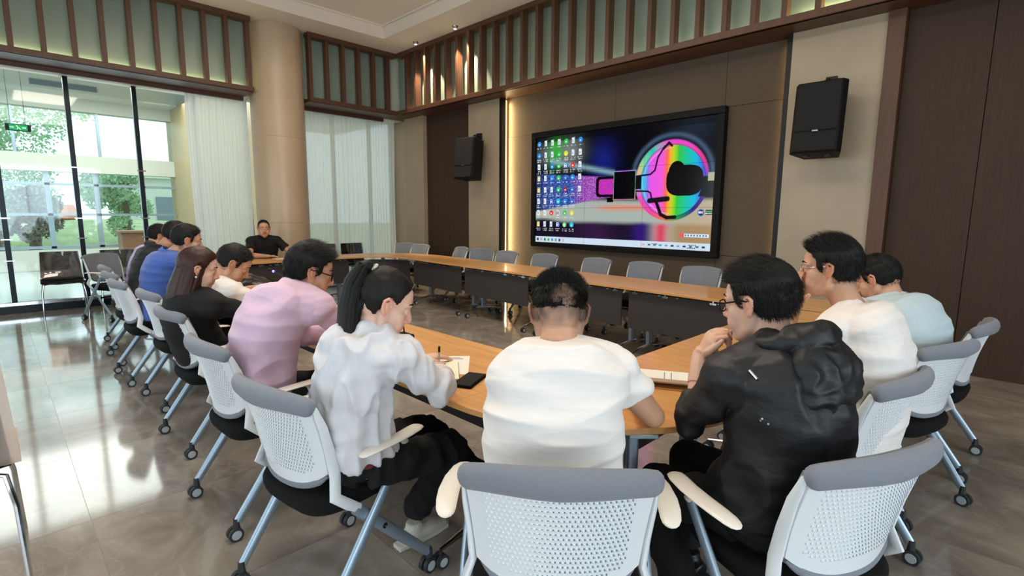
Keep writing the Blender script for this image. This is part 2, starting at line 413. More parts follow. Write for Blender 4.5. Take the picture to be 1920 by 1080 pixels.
# ------------------------------------------------------------------ video wall
def screen():
    root = empty('video_wall', (0, 0, 0), 0, 'large black-framed video wall showing a computer desktop, on the back wall', 'screen')
    X0, X1, Z0, Z1 = -5.80, -2.68, .93, 2.75; Y = 6.25
    f = .085
    mb = MB()
    mb.box((X0, Y, Z0), (X1, 6.36, Z0+f)); mb.box((X0, Y, Z1-f), (X1, 6.36, Z1)); mb.box((X0, Y, Z0+f), (X0+f, 6.36, Z1-f)); mb.box((X1-f, Y, Z0+f), (X1, 6.36, Z1-f))
    mb.build('frame', M['blackplastic'], root, bevel=.006)
    MB().box((X0+.02, Y+.045, Z0+.02), (X1-.02, 6.355, Z1-.02)).build('backing', M['blackplastic'], root, smooth=False)
    # desktop picture, painted per vertex
    W_, H_ = 630, 357
    U, W = np.meshgrid((np.arange(W_)+.5)/W_, (np.arange(H_)+.5)/H_)   # W: 0 top
    img = np.zeros((H_, W_, 3)); asp = W_/H_
    def hx(h): return np.array(lin(h))
    def blend(mask, c): 
        img[:] = img*(1-mask[..., None])+np.asarray(c)*mask[..., None]
    def ss(a, b, x): t = np.clip((x-a)/(b-a), 0, 1); return t*t*(3-2*t)
    img[:] = hx('#04050d')
    blend(np.exp(-((U-.44)/.07)**2-((W-.27)/.16)**2)*.85, hx('#101c80'))
    blend(np.exp(-((U-.90)/.10)**2-((W-.03)/.16)**2)*.5, hx('#28384c'))
    blend(np.exp(-((U-.13)/.13)**2-((W-.16)/.10)**2)*.55, hx('#7f8a90'))
    blend(np.exp(-((U-.235)/.07)**2-((W-.15)/.13)**2)*.55, hx('#8f9a90'))
    blend(np.exp(-((U-.135+.05*(W-.1))/.045)**2-((W-.13)/.13)**2)*.85, hx('#22b41e'))
    blend((W < .05)*.6, hx('#04050d'))
    edge = .60+.05*np.clip(U-.3, -.3, .3)
    desk = ss(edge-.03, edge+.02, W)
    blend(desk, hx('#a9b4ae'))
    blend(desk*np.exp(-((W-.665)/.025)**2)*ss(.35, .5, U)*(1-ss(.70, .9, U))*.85, hx('#e08a70'))
    blend(desk*ss(.68, .95, U)*.6, hx('#c8a878'))
    dk = ss(.77, .82, W+.03*np.exp(-((U-.05)/.1)**2))
    blend(dk*(1-ss(.66, .76, U)), hx('#130e22')); blend(dk*np.exp(-((U-.40)/.12)**2)*.6, hx('#40204e'))
    blend(dk*np.exp(-((U-.665)/.045)**2)*.9, hx('#32147c')); blend(dk*np.exp(-((U-.765)/.035)**2)*.95, hx('#d83a60')); blend(dk*ss(.78, .86, U)*.7, hx('#a07a44'))
    tl_ = .27+.10*(U-.22)/.28
    blend(np.exp(-((W-tl_)/.022)**2)*((U > .10) & (U < .51))*.75, hx('#8fb8c4'))
    blend(np.exp(-((W-.70-.10*(U-0))/.03)**2)*(U < .14)*.7, hx('#d0c8a0'))
    top = .335+.14*U; bot = .70-.26*U
    cone = ss(top-.005, top+.01, W)*(1-ss(bot-.01, bot+.01, W))*(U < .503)
    rs = np.random.RandomState(3); gl = rs.rand(H_, W_)
    k_ = ss(.22, .36, U)[..., None]
    cc = hx('#1450b8')*(1-k_)+hx('#b850d0')*k_
    cc = cc*(.35+1.0*gl[..., None]**2)+(gl > .9)[..., None]*.45
    cc = cc*(.25+.75*ss(-.02, .12, U))[..., None]
    img[:] = img*(1-cone[..., None])+cc*cone[..., None]
    sd = lambda cx_, cy_, hx_, hy_, r_: np.hypot(np.maximum(np.abs(U-cx_)*asp-hx_*asp+r_, 0), np.maximum(np.abs(W-cy_)-hy_+r_, 0))-r_
    blend((sd(.462, .485, .060, .088, .03) < 0).astype(float)*(U < .503), hx('#0c0512'))
    mk = (sd(.470, .485, .052, .066, .02) < 0) & (U < .503); img[mk] = hx('#d63cc8')*(.35+.9*gl[mk][:, None])
    blend(((np.abs(U-.487) < .018) & (np.abs(W-.600) < .02)).astype(float), hx('#06050a'))
    cx, cy = .801, .455; dx = (U-cx)*asp; dy = W-cy
    rr_ = np.hypot(dx/.315, dy/.315)
    hr = np.hypot((U-.801)*asp/.335, (W-.42)/.315); blend(np.exp(-((hr-1.0)/.055)**2)*(W < .42)*.75, hx('#4a6280'))
    def ramp(t, st):
        o = np.zeros(t.shape+(3,)); 
        for c_ in range(3): o[..., c_] = np.interp(t, [q[0] for q in st], [hx(q[1])[c_] for q in st])
        return o
    ang = np.degrees(np.arctan2(-dy, dx)) % 360
    outer = ramp(ang, [(0, '#3050d0'), (30, '#e83a90'), (60, '#f050c0'), (95, '#f04ad8'), (125, '#20c8b0'), (150, '#90e0a0'), (165, '#e8c090'), (180, '#30c8e8'), (205, '#f05ac8'), (235, '#f04aa8'), (262, '#f0703a'), (280, '#20a040'), (310, '#2a2090'), (340, '#5a2a90'), (360, '#3050d0')])
    inner = ramp(dx, [(-.29, '#10b8f0'), (-.235, '#18c8f0'), (-.20, '#8a7af0'), (-.175, '#e858e8'), (-.08, '#f85ae0'), (-.035, '#f86a50'), (-.01, '#f8b030'), (.02, '#b8d828'), (.06, '#30c840'), (.13, '#18c8a0'), (.20, '#18b8e0'), (.26, '#3860e8'), (.30, '#6040c0')])
    d1 = 1-ss(.985, 1.01, rr_); img[:] = img*(1-d1[..., None])+outer*d1[..., None]*.95
    r2 = np.hypot((dx-.01)/.272, (dy-.005)/.275); d2 = 1-ss(.985, 1.01, r2); blend(np.exp(-((r2-1.0)/.016)**2)*.8, hx('#1a1030')); img[:] = img*(1-d2[..., None])+inner*d2[..., None]
    blend(np.exp(-((r2-.93)/.02)**2)*(dx < 0)*.35, hx('#e8e0ff')); blend(np.exp(-((rr_-1.0)/.02)**2)*.7*(dy < .1), hx('#2a1848'))
    ap = ((np.abs(dx-.115)/.150)**3+(np.abs(dy-.005)/.118)**3 < 1) | ((np.hypot((dx-.05)/.07, (dy+.06)/.085) < 1)); blend(ap.astype(float), hx('#030207'))
    blend(((dx > .2) & (dx < .37) & (dy > -.02) & (dy < .13)).astype(float)*(r2 > .93), hx('#06050c'))
    def stroke(pts, w_, c_, al=1.0):
        for (a0, b0_), (a1_, b1_) in zip(pts[:-1], pts[1:]):
            vx_, vy_ = (a1_-a0)*asp, b1_-b0_; L2 = vx_*vx_+vy_*vy_; t_ = np.clip(((U-a0)*asp*vx_+(W-b0_)*vy_)/L2, 0, 1)
            dd_ = np.hypot((U-a0)*asp-t_*vx_, (W-b0_)-t_*vy_); blend((1-ss(w_*.6, w_, dd_))*al, hx(c_))
    stroke([(.76, .21), (.785, .165), (.80, .19)], .012, '#181020'); stroke([(.625, .41), (.70, .40), (.722, .37), (.735, .27), (.765, .19)], .009, '#20102c')
    stroke([(.625, .53), (.69, .535), (.705, .55), (.712, .60)], .009, '#20102c'); stroke([(.70, .612), (.79, .598)], .026, '#0c0814'); stroke([(.735, .62), (.76, .72), (.79, .745), (.83, .74)], .018, '#0c0814')
    bb = (np.abs(U-.565) < .0615) & (np.abs(W-.478) < .122)
    img[bb] = (ramp(U, [(.5, '#20c070'), (.56, '#a050c8'), (.63, '#30c870')])+ramp(W, [(.35, '#a040d0'), (.48, '#10100c'), (.6, '#f04070')]))[bb]*.6; bb = (np.abs(U-.565) < .0580) & (np.abs(W-.478) < .115); img[bb] = hx('#04040a')
    blend(((U > .626) & (U < .655) & (np.abs(W-.46) < .055)).astype(float), hx('#0a0812'))
    blend(((np.abs(W-.44) < .03) & (U > .972)).astype(float)*.9, hx('#b8c0a0'))
    # icons
    cols = {0: '#f4f6fa', 1: '#2f8fe8', 2: '#f0e0a0', 3: '#3cc860', 4: '#3a70d8', 5: '#e03a3a', 6: '#e8e23a', 7: '#20c8e8', 8: '#a03050', 9: '#2848a8'}
    grid = ['1000341', '1003300 ', '0010450', '2010110', '2003513', '0047181', '0058 36', '2004431']
    rows = [[1, 0, 0, 0, 3, 0, 1], [1, 0, 0, 3, 6, 0, 0], [0, 0, 1, 3, 4, 5, 0], [2, 0, 1, 3, 4, 1, 0], [2, 0, 0, 3, 8, 4, 0], [0, 0, 9, 7, 1, 4, -1], [0, 0, 5, 0, 3, 6, -1], [2, 0, 0, 4, 3, 7, -1]]
    def rect(u, v_, du, dv, c, al=1.0):
        x0, x1 = int((u-du)*W_), max(int((u+du)*W_), int((u-du)*W_)+1); y0, y1 = int((v_-dv)*H_), max(int((v_+dv)*H_), int((v_-dv)*H_)+1)
        img[max(y0, 0):y1, max(x0, 0):x1] = img[max(y0, 0):y1, max(x0, 0):x1]*(1-al)+np.asarray(c)*al
    GL = {'A': ['01110', '10001', '10001', '11111', '10001', '10001', '10001'], 'R': ['11110', '10001', '10001', '11110', '10100', '10010', '10001'], 'e': ['00000', '01110', '10001', '11111', '10000', '10001', '01110']}
    def glyph(ch, u, v_, c, s=1):
        x0 = int(u*W_)-3*s; y0 = int(v_*H_)-3*s
        for j, row in enumerate(GL[ch]):
            for i_, b_ in enumerate(row):
                if b_ == '1': img[y0+j*s:y0+j*s+s, x0+i_*s:x0+i_*s+s] = c
    for ri, row in enumerate(rows):
        for ci, k in enumerate(row):
            if k < 0: continue
            u = .020+.0465*ci; v_ = .060+.1085*ri
            if k == 0:
                rect(u, v_, .009, .026, hx('#f0f3f8')); rect(u-.002, v_+.004, .005, .012, hx('#b8c8e0')); rect(u+.007, v_-.024, .003, .006, hx('#8fa0b8'))
            elif k == 2: rect(u, v_, .009, .026, hx('#f0e6a8')); rect(u, v_-.02, .009, .005, hx('#d8c060'))
            else:
                cc_ = hx(cols[k]); mk = ((((U-u)*asp/.024)**2+((W-v_)/.024)**2) < 1); img[mk] = cc_
                rect(u, v_+.006, .004, .006, hx('#f0f6ff'))
            for t in range(2 if (ri*7+ci*3) % 3 else 1):
                for q in range(7):
                    if rs.rand() > .2: rect(u-.014+q*.0046, v_+.043+t*.017, .0012, .004+.002*rs.rand(), hx('#e8ecf4'), .85)
    glyph('A', .020+.0465*4, .060+.1085*2, hx('#ffffff'), 2); glyph('A', .020+.0465*3, .060+.1085*6, hx('#c02838'), 2)
    glyph('A', .020+.0465*2, .060+.1085*5, hx('#f0f0ff'), 2)
    glyph('R', .020+.0465*3, .060+.1085*7, hx('#ffffff'), 2); glyph('e', .020+.0465*4, .060+.1085*7, hx('#ffffff'), 2)
    # floating gauge, input bar and task bar
    mk = (((U-.949)*asp)**2+(W-.705)**2) < .028**2; img[mk] = hx('#5a80d8'); mk = (((U-.949)*asp)**2+(W-.705)**2) < .022**2; img[mk] = hx('#142050')
    for q in range(4): rect(.940+q*.006, .705, .0018, .009, hx('#ffffff'))
    rect(.985, .705, .014, .02, hx('#0c1420')); 
    for q in range(6): rect(.973+q*.0045, .697, .0014, .004, hx('#40e060')); rect(.973+q*.0045, .713, .0018, .005, hx('#d0d8e0'))
    rect(.932, .882, .06, .013, hx('#e8f0f8')); rect(.868, .882, .011, .015, hx('#e86060'))
    for q in range(8): rect(.885+q*.0135, .882, .004, .006, hx('#4a8ac8'))
    rect(.5, .969, .5, .028, hx('#cfe2f2'))
    for q, c in enumerate(['#203040', '#a0b0c0', '#305838', '#40b860', '#3a88d0', '#60a878', '#2050a8', '#e0b0a0']): rect(.018+q*.026, .969, .006, .012, hx(c))
    for q, c in enumerate(['#e0a0b0', '#606878', '#707888', '#20a8b8', '#8898a8', '#303848', '#90a0b0', '#404858', '#606878', '#606878', '#202830']): rect(.68+q*.029, .969, .007, .008, hx(c))
    for q in range(5): rect(.725+q*.006, .96, .0018, .004, hx('#404858')); rect(.905+q*.007, .958, .002, .004, hx('#404858')); rect(.898+q*.008, .98, .0025, .004, hx('#404858'))
    m = bpy.data.materials.new('screen_picture'); m.use_nodes = True; n = m.node_tree.nodes; n.clear(); l = m.node_tree.links
    at = n.new('ShaderNodeAttribute'); at.attribute_name = 'picture'; e = n.new('ShaderNodeEmission'); e.inputs[1].default_value = .95
    gl_ = n.new('ShaderNodeBsdfGlossy'); gl_.inputs['Roughness'].default_value = .15; gl_.inputs[0].default_value = (.03, .03, .03, 1); ad = n.new('ShaderNodeAddShader')
    o_ = n.new('ShaderNodeOutputMaterial'); l.new(at.outputs['Color'], e.inputs[0]); l.new(e.outputs[0], ad.inputs[0]); l.new(gl_.outputs[0], ad.inputs[1]); l.new(ad.outputs[0], o_.inputs[0])
    x0, x1, z0, z1 = X0+f+.005, X1-f-.005, Z0+f-.01, Z1-f-.005
    for pi_ in range(3):
        for pj in range(3):
            u0, u1 = pi_*210, pi_*210+210; v0, v1 = pj*119, pj*119+119
            a0 = x0+(x1-x0)*u0/W_+.0015; a1 = x0+(x1-x0)*u1/W_-.0015; b1 = z1-(z1-z0)*v0/H_-.0015; b0 = z1-(z1-z0)*v1/H_+.0015
            nx, nz = 211, 120
            gx = np.linspace(a0, a1, nx); gz = np.linspace(b1, b0, nz)
            GX, GZ = np.meshgrid(gx, gz); co_ = np.stack([GX, np.full_like(GX, Y+.03), GZ], -1).reshape(-1, 3)
            ii = np.arange((nz-1)*(nx-1)); rr = ii//(nx-1); c_ = ii % (nx-1); A = rr*nx+c_
            F = np.stack([A, A+nx, A+nx+1, A+1], -1)
            me = bpy.data.meshes.new('display'); me.from_pydata(co_.tolist(), [], F.tolist())
            ca = me.color_attributes.new('picture', 'FLOAT_COLOR', 'CORNER')
            px = img[v0:v1, u0:u1].reshape(-1, 3); px = np.concatenate([px, np.ones((len(px), 1))], 1)
            ca.data.foreach_set('color', np.repeat(px, 4, axis=0).astype(np.float32).ravel())
            me.materials.append(m); o = bpy.data.objects.new('display', me); COL.objects.link(o); o.parent = root
screen()

# ------------------------------------------------------------------ loudspeakers
def speaker(loc, rz, label):
    root = empty('loudspeaker', loc, rz, label, 'speaker')    # faces local -Y
    X = Matrix.Rotation(math.radians(-6), 4, 'X')
    poly = [(-.16, .17), (.16, .17), (.225, -.11), (.19, -.165), (-.19, -.165), (-.225, -.11)]
    a = MB().prism(poly, -.34, .34, X=X).build('cabinet', M['blackplastic'], root, bevel=.012)
    MB().box((-.185, -.178, -.13), (.185, -.160, .325), X=X).box((-.185, -.178, -.325), (.185, -.160, -.145), X=X).build('grille', M['grille'], root, bevel=.006)
    MB().box((-.025, -.184, -.142), (.025, -.176, -.128), X=X).build('badge', M['chrome'], root, bevel=.001)
    mb = MB(); mb.tube([X@V((0, .02, .335)), X@V((0, .12, .39)), (0, .30, .42)], .016, 8); mb.box((-.05, .27, .37), (.05, .30, .47)); mb.ball((0, .16, .40), .035)
    mb.box((-.03, .27, -.12), (.03, .30, .40)); mb.tube([X@V((0, .10, -.05)), (0, .28, -.02)], .02, 8)
    mb.build('bracket', M['blackmetal'], root)
    for q in (-.095, .095): MB().box((q-.025, -.05, -.355), (q+.025, .02, -.335), X=X).build('foot', M['rubber'], root, bevel=.003)
    return root
speaker((-6.90, 5.88, 2.38), math.radians(12), 'black loudspeaker on the pilaster left of the video wall')
speaker((-1.56, 5.88, 2.39), math.radians(2), 'large black loudspeaker on the pale pilaster right of the video wall')

# ceiling spots
def spot(x, y, label):
    root = empty('ceiling_spot', (x, y, CZ), 0, label, 'spotlight', 'spotlights at the ceiling edge')
    MB().tube([(0, 0, -.002), (0, 0, -.012)], [.052, .048], 24).build('trim_ring', M['chrome'], root)
    MB().tube([(0, 0, -.008), (0, 0, -.045)], [.034, .030], 20).build('lamp_head', M['chrome'], root)
    MB().tube([(0, 0, -.045), (0, 0, -.047)], [.022, .022], 16).build('lens', M['lamp'], root)
    l = bpy.data.lights.new('spot_beam', 'SPOT'); l.energy = 230; l.color = (1, .78, .55); l.spot_size = 1.1; l.spot_blend = .4; l.shadow_soft_size = .02
    o = bpy.data.objects.new('spot_beam', l); COL.objects.link(o); o.location = (x, y, CZ-.06); o.rotation_euler = V((.02, .30, -1)).to_track_quat('-Z', 'Y').to_euler()
spot(-8.19, 5.72, 'small recessed ceiling spotlight nearest the back corner')
spot(-7.06, 5.72, 'small ceiling spotlight, second from the back corner')
sd = MB().tube([(0, 0, 0), (0, 0, -.015), (0, 0, -.035)], [.05, .05, .025], 20).build('smoke_detector', M['cream']); sd.location = (-6.9, 4.2, CZ+.22)
tag(sd, 'small round white smoke detector on the raised ceiling field', 'detector')

# ------------------------------------------------------------------ lobby beyond the glass
lo = struct(empty('trim_2'))
MB().box((-19, -6, -.06), (-10.3, 9, -.005)).build('lobby_floor', M['lobbyfloor'], lo, smooth=False)
MB().box((-18, -6, 4.75), (-10.4, 9, 4.9)).build('lobby_ceiling', M['lobbywall'], lo, smooth=False)
mb = MB(); mb.box((-12.0, -6, 4.25), (-10.42, 9, 4.74)); mb.box((-17.9, -6, 4.22), (-16.3, 9, 4.74)); mb.box((-16.3, 3.95, 4.22), (-12.0, 9, 4.74)); mb.build('lobby_bulkhead', M['lobbywall'], lo, smooth=False)
MB().box((-16.30, .9, 4.3), (-16.28, 2.1, 4.42)).build('air_vent', M['hole'], lo, smooth=False)
MB().box((-17.6, 3.75, 0), (-10.45, 3.95, 4.25)).build('lobby_side_wall', M['lobbystone'], lo, smooth=False)
# far facade
fa = struct(empty('window_5'))
fx = -17.2
MB().box((fx-.15, -6, 3.92), (fx+.15, 4, 4.3)).box((fx-.15, -6, 2.42), (fx+.15, 4, 2.84)).box((fx-.1, -6, 0), (fx+.1, 4, .5)).build('facade_band', M['lobbywall'], fa, smooth=False)
for y in (-5, -4, -3, -2, -1, 0, 1.05, 2.0, 3.0): 
    MB().box((fx-.06, y-.05, .5), (fx+.06, y+.05, 2.45)).build('mullion', M['legm'], fa, smooth=False)
for y in (-4.2, -2.6, -1, .55, 2.15): MB().box((fx-.05, y-.03, 2.8), (fx+.05, y+.03, 4)).build('mullion', M['legm'], fa, smooth=False)
for z in (1.37, 2.12, .56): MB().box((fx-.06, -6, z-.03), (fx+.06, 4, z+.03)).build('transom', M['legm'], fa, smooth=False)
MB().box((fx-.01, -6, .5), (fx+.0, 4, 4)).build('pane', M['glass'], fa, smooth=False)
dk = empty('reception_desk', (-15.5, 2.9, 0), 0, 'brown wooden reception desk in the lobby behind the glass', 'desk')
MB().box((-.3, -.75, 0), (.3, .9, .95)).build('desk_body', M['lobbywood'], dk, bevel=.01); MB().box((-.36, -.8, .95), (.36, .95, 1.0)).build('desk_top', M['lobbywood'], dk, bevel=.005)
ex = empty('exit_sign', (-13, .50, 2.93), 0, 'small green illuminated exit sign hanging in the lobby', 'sign')
MB().box((-.015, -.17, -.06), (.015, .17, .06)).build('sign_box', M['frame'], ex, bevel=.003)
MB().box((.0155, -.12, -.045), (.018, .12, .045)).build('sign_face', M['exit'], ex, smooth=False)
mb = MB(); mb.ball((.019, -.02, .027), (.002, .009, .009), 8); mb.tube([(.019, -.015, .018), (.019, 0, -.005)], .006, 5); mb.tube([(.019, 0, -.005), (.019, .02, -.015), (.019, .022, -.035)], .005, 5); mb.tube([(.019, 0, -.005), (.019, -.02, -.03)], .005, 5)
mb.box((.0183, .05, -.008), (.0193, .1, .008)); mb.box((.0183, -.11, -.008), (.0193, -.06, .008)); mb.build('running_figure', M['exitw'], ex)['kind'] = 'stuff'
MB().tube([(0, -.1, .06), (0, -.1, 1.8)], .004, 6).tube([(0, .1, .06), (0, .1, 1.8)], .004, 6).build('hanger', M['frame'], ex)
# outside
gr = MB().box((-80, -60, -.3), (-17.4, 60, -.1)).build('lawn', M['grass'], smooth=False); struct(gr)
mb = MB(); vs = []; 
for (cx, cy, rx, ry, h) in ((-32, 4.5, 7, 7, 1.4), (-34, -6, 6, 8, 1.2)): mb.ball((cx, cy, -.3), (rx, ry, h), 28)
hl = mb.build('lawn_mound', M['grass'], gr)
def tree(x, y, h, r, m, label, seed, group=None):
    root = empty('tree', (x, y, -.1), 0, label, 'tree', group); rnd = random.Random(seed)
    MB().tube([(0, 0, 0), (.1, .05, h*.35), (0, .1, h*.7)], [.18, .13, .06], 8).build('trunk', M['bark'], root)
    mb = MB(); cs = [(rnd.gauss(0, r*.42), rnd.gauss(0, r*.42), h*.62+rnd.uniform(-.38, .38)*h*.8, rnd.uniform(.22, .42)*r) for _ in range(18)]
    for cx, cy, cz, cr in cs:
        for _ in range(420):
            d = V((rnd.gauss(0, 1), rnd.gauss(0, 1), rnd.gauss(0, 1))).normalized()*cr*rnd.uniform(.5, 1.05); p = V((cx, cy, cz))+d
            s = rnd.uniform(.03, .07); a = V((rnd.uniform(-1, 1), rnd.uniform(-1, 1), rnd.uniform(-1, 1))).normalized(); b = a.orthogonal().normalized()
            mb.add([p-a*s*1.4, p-b*s*.7, p+a*s*1.4, p+b*s*.7], [(0, 1, 2, 3)])
    o = mb.build('foliage', M[m], root, smooth=False); o['kind'] = 'stuff'
tree(-26, .2, 6.4, 2.6, 'leaf', 'tall leafy green tree at the far left beyond the lobby windows', 1)
tree(-27.5, -4.6, 5.5, 2.4, 'leaf', 'green tree outside, partly hidden left of the tall tree', 2)
tree(-24.5, 3.6, 3.2, 1.1, 'leaf', 'small rounded green tree outside beside the white building', 3)
tree(-22.4, .9, 2.3, .9, 'leafr', 'low russet tree outside below the tall green tree', 4)
tree(-31, -10, 6.5, 3, 'leaf', 'green tree outside at the left end of the lawn', 5)
bl = empty('garden_building', (-33, 6.3, 0), 0, 'white building outside beyond the small green tree', 'building')
MB().box((-2, -1.6, 0), (2, 4, 3.1)).build('wall', M['lobbywall'], bl, smooth=False); MB().box((-2.3, -2.2, 3.1), (2.3, 4.3, 3.4)).build('roof', M['lobbywall'], bl, smooth=False); MB().box((2.0, -.4, .6), (2.05, 1.6, 2.2)).build('window', M['hole'], bl, smooth=False)
b2 = empty('low_house', (-36, 1.6, 0), 0, 'low orange clay house beyond the lawn', 'building')
MB().box((-1, -2.2, 0), (1, 1.5, 1.1)).build('wall', M['brick'], b2, smooth=False); MB().prism([(-1.3, 0), (1.3, 0), (0, .7)], -2.3, 1.6, X=Matrix.Translation((0, 0, 1.1))@Matrix.Rotation(PI/2, 4, 'X')@Matrix.Diagonal((1, 1, -1, 1))).build('roof', M['brick'], b2, smooth=False)
# ------------------------------------------------------------------ tables
TZ = .75
def foot(root, x, y, rz=0):
    X = Matrix.Translation((x, y, 0))@Matrix.Rotation(rz, 4, 'Z')
    mb = MB(); o = [(.020*c, .036*s) for c, s in ((-1, -.8), (-.8, -1), (.8, -1), (1, -.8), (1, .8), (.8, 1), (-.8, 1), (-1, .8))]
    mb.prism(o, .10, .715, X=X); mb.box((-.05, -.17, .705), (.05, .17, .722), X=X)
    lg = mb.build('leg', M['legm'], root, bevel=.003)
    mb = MB()
    mb.tube([(0, -.30, .075), (0, -.17, .10), (0, 0, .125), (0, .17, .10), (0, .30, .075)], [.012, .02, .028, .02, .012], 10, flat=.7, up=(0, 0, 1), X=X)
    mb.build('foot', M['chrome'], lg)
    for s in (-1, 1):
        mb = MB(); y_ = .30*s
        mb.cyl((0, y_, .07), (0, y_, .045), .008, n=8, mi=0, X=X)
        for q in (-1, 1): mb.cyl((q*.006, y_, .031), (q*.022, y_, .031), .030, n=18, mi=0, X=X).cyl((q*.0225, y_, .031), (q*.0235, y_, .031), .019, n=14, mi=1, X=X)
        mb.build('caster', [M['rubber'], M['hub']], lg)
def table(L, loc, rz, label, woodm, D=.67, legs=(1, 1), clips=True):
    root = empty('conference_table', loc, rz, label, 'table')   # local x along, y=0 inner edge, +y sitter side
    MB().box((-L/2+.001, 0, TZ-.024), (L/2-.001, D, TZ)).build('tabletop', woodm, root, bevel=.003)
    MB().box((-L/2+.05, .10, TZ-.055), (L/2-.05, .13, TZ-.024)).box((-L/2+.05, D-.14, TZ-.055), (L/2-.05, D-.11, TZ-.024)).build('rail', M['blackmetal'], root, bevel=.002)
    MB().box((-L/2+.045, .085, .33), (L/2-.045, .10, .69)).build('modesty_panel', M['modesty'], root, bevel=.003)
    if clips:
        mb = MB()
        for x in (-L/2+.12, -L*.17, L*.17, L/2-.12): mb.box((x-.03, .07, .682), (x+.03, .086, .70)); mb.box((x-.008, .072, .694), (x+.008, .084, .724))
        mb.build('hinge_clips', M['chrome'], root, bevel=.001)['kind'] = 'stuff'
    for s, on in ((-1, legs[0]), (1, legs[1])):
        if on: foot(root, s*(L/2-.11), D*.52)
    return root
def corner(outer, inner, label, woodm, legs, panel=None):
    root = empty('corner_table', (0, 0, 0), 0, label, 'table')
    poly = outer+inner
    a = sum(poly[i][0]*poly[(i+1) % len(poly)][1]-poly[(i+1) % len(poly)][0]*poly[i][1] for i in range(len(poly)))
    if a < 0: poly = poly[::-1]
    MB().prism(poly, TZ-.024, TZ).build('tabletop', woodm, root, bevel=.003, ang=30)
    if panel:
        mb = MB()
        for p, q in zip(panel[:-1], panel[1:]):
            d = (V((*q, 0))-V((*p, 0))); n = V((-d.y, d.x, 0)).normalized()*.007
            mb.rings([[(p[0]+n.x, p[1]+n.y, z), (p[0]-n.x, p[1]-n.y, z), (q[0]-n.x, q[1]-n.y, z), (q[0]+n.x, q[1]+n.y, z)] for z in (.33, .69)])
        mb.build('modesty_panel', M['modesty'], root, smooth=False)
    for x, y, r in legs: foot(root, x, y, r)
    return root
def arc(cx, cy, r, a0, a1, n=14): return [(cx+r*math.cos(math.radians(a0+(a1-a0)*i/n)), cy+r*math.sin(math.radians(a0+(a1-a0)*i/n))) for i in range(n+1)]
names = ['at the far end of the near side', 'at the elbows of the woman with loose brown hair', 'in front of the man in the pink shirt', 'in front of the ponytailed woman']
for i in range(4):
    table(1.52, (-7.55+1.52*(i+.5), 1.83, 0), PI, 'oak-topped conference table section '+names[i], M['wood'])
corner(arc(-1.47, 1.98, .82, -90, 0), arc(-1.47, 1.98, .15, 0, -90, 6), 'rounded oak corner table at the elbows of the heavyset man in white', M['wood'], [(-.96, 1.60, math.radians(45)), ], panel=arc(-1.47, 1.98, .25, -80, -10, 6))
for i in range(2):
    table(1.15, (-1.32, 1.985+1.15*(i+.5), 0), -PI/2, 'oak-topped conference table section '+['in front of the man in the black jacket', 'at the far end of the right side'][i], M['woody'])
TH = math.radians(-4.1)
def farp(s, d): c, n_ = math.cos(TH), math.sin(TH); return (-7.0+s*c-d*n_, 4.655+s*n_+d*c)
for i in range(4):
    p = farp(1.4*(i+.5), 0)
    table(1.4, (p[0], p[1], 0), TH, 'oak-topped conference table section '+['nearest the curtained back corner', 'in front of the glowing light strip', 'below the left half of the video wall', 'below the right half of the video wall'][i], M['wood'], D=.72)
e0, e1 = farp(5.6, .72), farp(5.6, 0)
def bez(p0, p1, p2, n=12): return [tuple((1-t)**2*a+2*t*(1-t)*b+t*t*c for a, b, c in zip(p0, p1, p2)) for t in [i/n for i in range(n+1)]]
corner(bez((-.65, 4.285), (-.65, e0[1]), (e0[0]+.002, e0[1])), bez((e1[0]+.002, e1[1]), (-1.36, e1[1]-.01), (-1.32, 4.25), 5), 'rounded oak corner table at the far right of the ring', M['wood'], [(-.95, 4.6, math.radians(-45))])
s0, s1 = farp(0, .72), farp(0, 0)
corner(bez((-8.36, 4.1), (-8.36, 5.46), (s0[0]-.002, s0[1])), bez((s1[0]-.002, s1[1]), (-7.70, 4.72), (-7.70, 4.1), 8), 'rounded oak corner table by the curtain at the back corner', M['wood'], [(-7.9, 4.75, math.radians(45))], panel=bez((-7.1, 4.76), (-7.76, 4.8), (-7.79, 4.15), 8))
for i in range(2):
    table(1.055, (-7.70, 1.985+1.055*(i+.5)+.003*i, 0), PI/2, 'oak-topped conference table section '+['at the left end, nearer the glass wall', 'in front of the man in the black t-shirt'][i], M['woody'], D=.66)
corner([(x, y) for x, y in arc(-7.55, 1.98, .82, -90, -180)], arc(-7.55, 1.98, .15, 180, 270, 6), 'rounded oak corner table at the left near the glass wall', M['wood'], [(-8.0, 1.55, math.radians(-45))])

